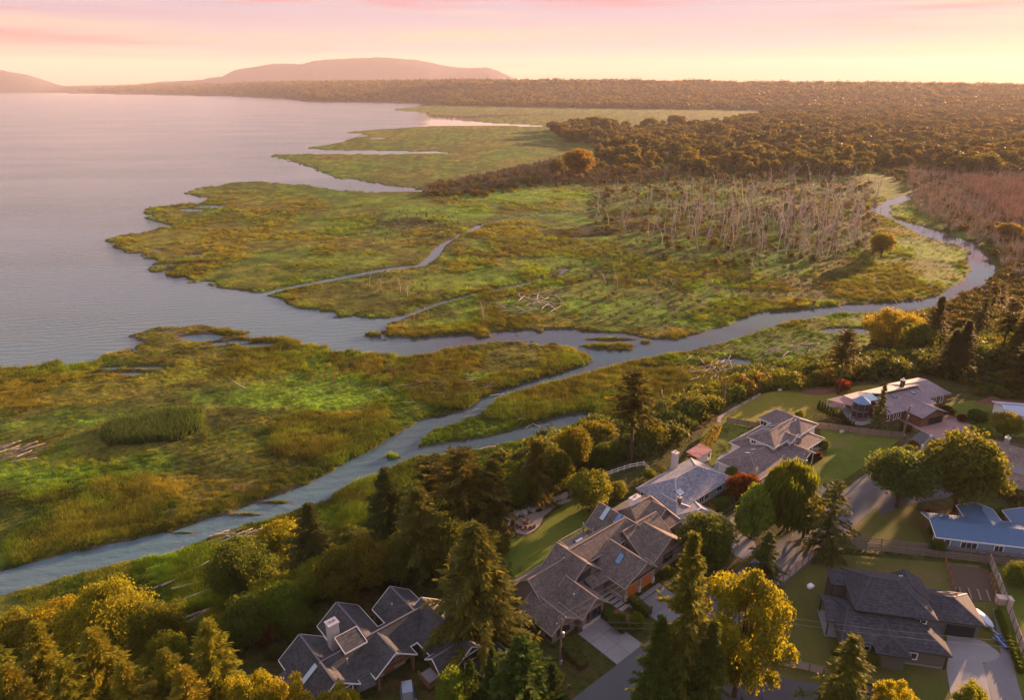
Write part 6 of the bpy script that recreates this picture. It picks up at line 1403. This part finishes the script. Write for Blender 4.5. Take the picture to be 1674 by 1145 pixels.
for u, v, vt, wp, lb, tint in ((945,290,244,52,'golden round tree standing before the far wood',(1.9,1.1,.4)),(1030,262,236,34,'rusty tree left of the tall far poplars',(1.4,.95,.5)),(905,214,198,26,'tree at the left end of the far hedgerow',(1.3,.9,.5)),(970,212,190,34,'dark round tree in the far hedgerow',(1.2,.8,.45)),(998,214,194,28,'second round tree in the far hedgerow right of the dark one',(1.25,.85,.5)),(1062,212,193,30,'far hedgerow tree beside the green field',(1.1,.8,.5)),(1105,208,188,36,'tall far hedgerow tree near the forest edge',(1.1,.8,.5)),(1440,420,382,40,'yellow-green tree beside the dead wood',(1.9,1.4,.5)),(1645,395,365,40,'golden birch on the right bank beyond the river',(1.8,1.2,.4))): tree_px('broad', u, v, vt, wp, lb, None, tint)
q = near_o[285:]
scatter('far_wood', fx[q], fy[q], fz[q], fh[q], FT[rng.integers(0, 6, len(q))] * rng.uniform(.8, 1.15, (len(q), 1)), FBI)
# bare brown brushwood: band before the forest, the right bank, patches in the marsh
BR = [twig_mesh(s) for s in (301, 302, 303)]
bb = []
def brush(poly, n, h0, h1, tint, jit=.2):
    x, y = fill_world(poly, n); z, sd, bl = gz(x, y); m = (sd > 1.0) & (bl < .05); k = m.sum(); t_ = np.array(tint) * rng.uniform(1 - jit, 1 + jit, (k, 1))
    bb.append(np.concatenate([np.stack([x[m], y[m], z[m], rng.uniform(h0, h1, k)], -1), t_], 1))
brush([(690,318),(760,318),(860,300),(960,300),(1100,292),(1100,282),(960,270),(900,262),(800,285),(700,302)], 1300, 3, 7, (.20, .15, .095), .35)
brush([(1480,280),(1560,290),(1674,285),(1800,300),(1800,480),(1674,470),(1630,450),(1625,410),(1560,380),(1500,350),(1486,322)], 1700, 3, 8, (.38, .31, .20), .4)
brush([(1560,300),(1800,300),(1800,430),(1700,400)], 600, 8, 13, (.38, .24, .14), .35)
brush([(960,300),(1420,290),(1440,350),(1430,420),(1250,440),(1060,420),(960,360)], 1700, 1.2, 4.0, (.19, .135, .10), .35)
brush([(900,440),(1000,410),(1400,430),(1330,500),(1150,530),(900,520)], 420, 1.0, 3.6, (.17, .105, .070))
brush([(600,350),(700,340),(760,360),(720,400),(610,395)], 260, 1.0, 2.4, (.12, .095, .075))
brush([(560,440),(700,440),(700,490),(580,490)], 60, 1.0, 2.6, (.20, .12, .07)); brush([(480,600),(720,590),(740,640),(520,640)], 60, .9, 2.0, (.22, .13, .07))
brush([(840,280),(1010,250),(1000,236),(1150,205),(1250,200),(1200,240),(1100,270),(960,285)], 1600, 3, 6, (.095, .070, .045))
brush([(1620,470),(1700,450),(1800,470),(1800,520),(1674,500),(1560,545),(1500,560),(1440,560),(1480,530)], 700, 2, 5, (.12, .085, .045))
bb = np.concatenate(bb); scatter('brushwood', bb[:, 0], bb[:, 1], bb[:, 2], bb[:, 3], bb[:, 4:7], BR)
# low leafy bushes at the forest foot and on the right bank
l3x, l3y = fill_world([(960,300),(1420,290),(1440,350),(1430,430),(1250,440),(1060,420),(960,360)], 200)
l4x, l4y = fill_world([(1490,300),(1800,300),(1800,470),(1650,440),(1560,370)], 700)
lx, ly = fill_world([(700,322),(790,322),(880,306),(960,300),(1100,296),(1300,292),(1440,282),(1480,300),(1674,300),(1800,330),(1800,310),(1674,280),(1440,268),(1100,276),(930,266),(800,290),(700,306)], 1500); lz, lsd, _ = gz(lx, ly)
l2x, l2y = fill_world([(1640,440),(1800,420),(1800,540),(1674,500),(1560,545),(1500,565),(1430,570),(1480,520),(1540,510),(1600,480)], 900); l2z, l2sd, l2b = gz(l2x, l2y)
lx, ly, lz, lsd = (np.concatenate(a) for a in ((lx, l2x, l3x, l4x), (ly, l2y, l3y, l4y), (lz, l2z, gz(l3x, l3y)[0], gz(l4x, l4y)[0]), (lsd, l2sd, gz(l3x, l3y)[1], gz(l4x, l4y)[1]))); m = lsd > 1.5
scatter('bank_bushes', lx[m], ly[m], lz[m], rng.uniform(1.6, 4.2, m.sum()), np.array([(.85, .72, .55), (1.05, .8, .5), (.75, .72, .6), (1.2, .85, .45)])[rng.integers(0, 4, m.sum())], UNDER)
# wooded far ridge
rr = np.exp(rng.uniform(math.log(1500), math.log(9500), 120000)); ra = rng.uniform(R(-40), R(44), 120000); rx_, ry_ = rr * np.sin(ra), rr * np.cos(ra)
rz_, rsd, _ = gz(rx_, ry_); m = (rz_ > 2.0) & (rsd > 8); rx_, ry_, rz_, rr = rx_[m][:52000], ry_[m][:52000], rz_[m][:52000], rr[m][:52000]
FAR = [broad_mesh(s, 9, 12, .34, rx=.6, bare=0, cr=.34, mat=M_LEAFI)[1] for s in (221, 222, 223)]
scatter('ridge_forest', rx_, ry_, rz_ - 1, (8 + 16 * rng.random(len(rx_)) ** 3) * (1 + (rr > 4000) * .6), FT[rng.integers(0, 6, len(rx_))] * rng.uniform(.75, 1.1, (len(rx_), 1)), FAR)

# ------------------------------------------------------------------ reeds and sedge of the marsh
n0 = 330000
ra = rng.uniform(R(-42), R(42), n0); rr = 1 / rng.uniform(1 / 640., 1 / 70., n0); gx, gy = rr * np.sin(ra), rr * np.cos(ra)
g_z, gsd, gbl = gz(gx, gy); bank = np.exp(-np.maximum(gsd - .3, 0) / 4.5) * sstep(gsd, .4, 3.0)
patch = fbm(gx, gy, 11, 3, 601); tallp = sstep(fbm(gx, gy, 26, 3, 603), .46, .62)
m = (gsd > .35) & (gbl < .04) & (rng.random(n0) < .25 + .75 * np.clip(tallp + bank, 0, 1))
gx, gy, g_z, gsd, bank, tallp, patch, rr = (a[m] for a in (gx, gy, g_z, gsd, bank, tallp, patch, rr))
gc = marsh_colour(gx, gy, gsd + 3) * rng.uniform(.75, 1.35, (len(gx), 1))
gc = gc * 1.35 + (np.array((.140, .130, .022)) * rng.uniform(.7, 1.3, (len(gx), 1)) - gc) * (tallp * .26)[:, None]
gh = (.25 + .30 * patch + .40 * tallp + .28 * bank) * rng.uniform(.6, 1.3, len(gx)) * (1 + np.clip((rr - 250) / 700, 0, .5))
REEDS = [reed_mesh(s, 26, .62) for s in (701, 702, 703, 704)]
scatter('marsh_reeds', gx, gy, g_z, gh * 1.35, gc, REEDS)
# the big reed mound on the left marsh, and rough grass on the bluff top
mx, my = fill_world([(172,712),(185,695),(230,688),(300,672),(325,676),(322,700),(290,715),(220,722),(185,724)], 2600); mz, _, _ = gz(mx, my)
scatter('reed_mound', mx, my, mz, rng.uniform(1.4, 3.0, len(mx)), np.array((.060, .100, .026)) * rng.uniform(.7, 1.5, (len(mx), 1)), REEDS)
px_, py_ = rng.uniform(-20, 150, 26000), rng.uniform(50, 190, 26000); pz_, _, pb = gz(px_, py_); hw_ = np.abs((py_ - 63.9) * math.cos(R(40.4)) - (px_ - 10) * math.sin(R(40.4)))
lu, lv = px_of(px_, py_, pz_); m = (pb > .97) & (hw_ > 5) & (fbm(px_, py_, 5, 3, 611) > .5)
for pol in ([(860,900),(1000,870),(1190,780),(1330,640),(1600,600),(1720,720),(1720,930),(1400,900),(1200,960),(1000,1110),(860,1010)], [(1340,900),(1720,930),(1720,1200),(1240,1200),(1270,960)], [(800,900),(860,872),(900,835),(950,815),(1000,850),(880,950)], [(1170,690),(1250,640),(1450,625),(1400,700),(1240,700)], [(440,1090),(640,950),(800,1050),(800,1200),(440,1200)]): m &= ~inpoly(lu, lv, pol)
scatter('rough_grass', px_[m], py_[m], pz_[m], rng.uniform(.25, .55, m.sum()), np.array((.075, .080, .018)) * rng.uniform(.7, 1.5, (m.sum(), 1)), REEDS)
# vegetables in the garden plot
vx, vy = fill_world([(1555,930),(1612,938),(1628,975),(1566,975)], 160); vx, vy = np.concatenate([vx, vx + .4]), np.concatenate([vy, vy + .3]); scatter('vegetable_leaves', vx, vy, np.full(len(vx), PZ), rng.uniform(.5, 1.2, len(vx)), np.array((.8, 1.1, .7)) * rng.uniform(.8, 1.3, (len(vx), 1)), UNDER)
for o in list(S.objects):
    if o.type == 'MESH' and not o.data.materials: o.data.materials.append(M_BARK)
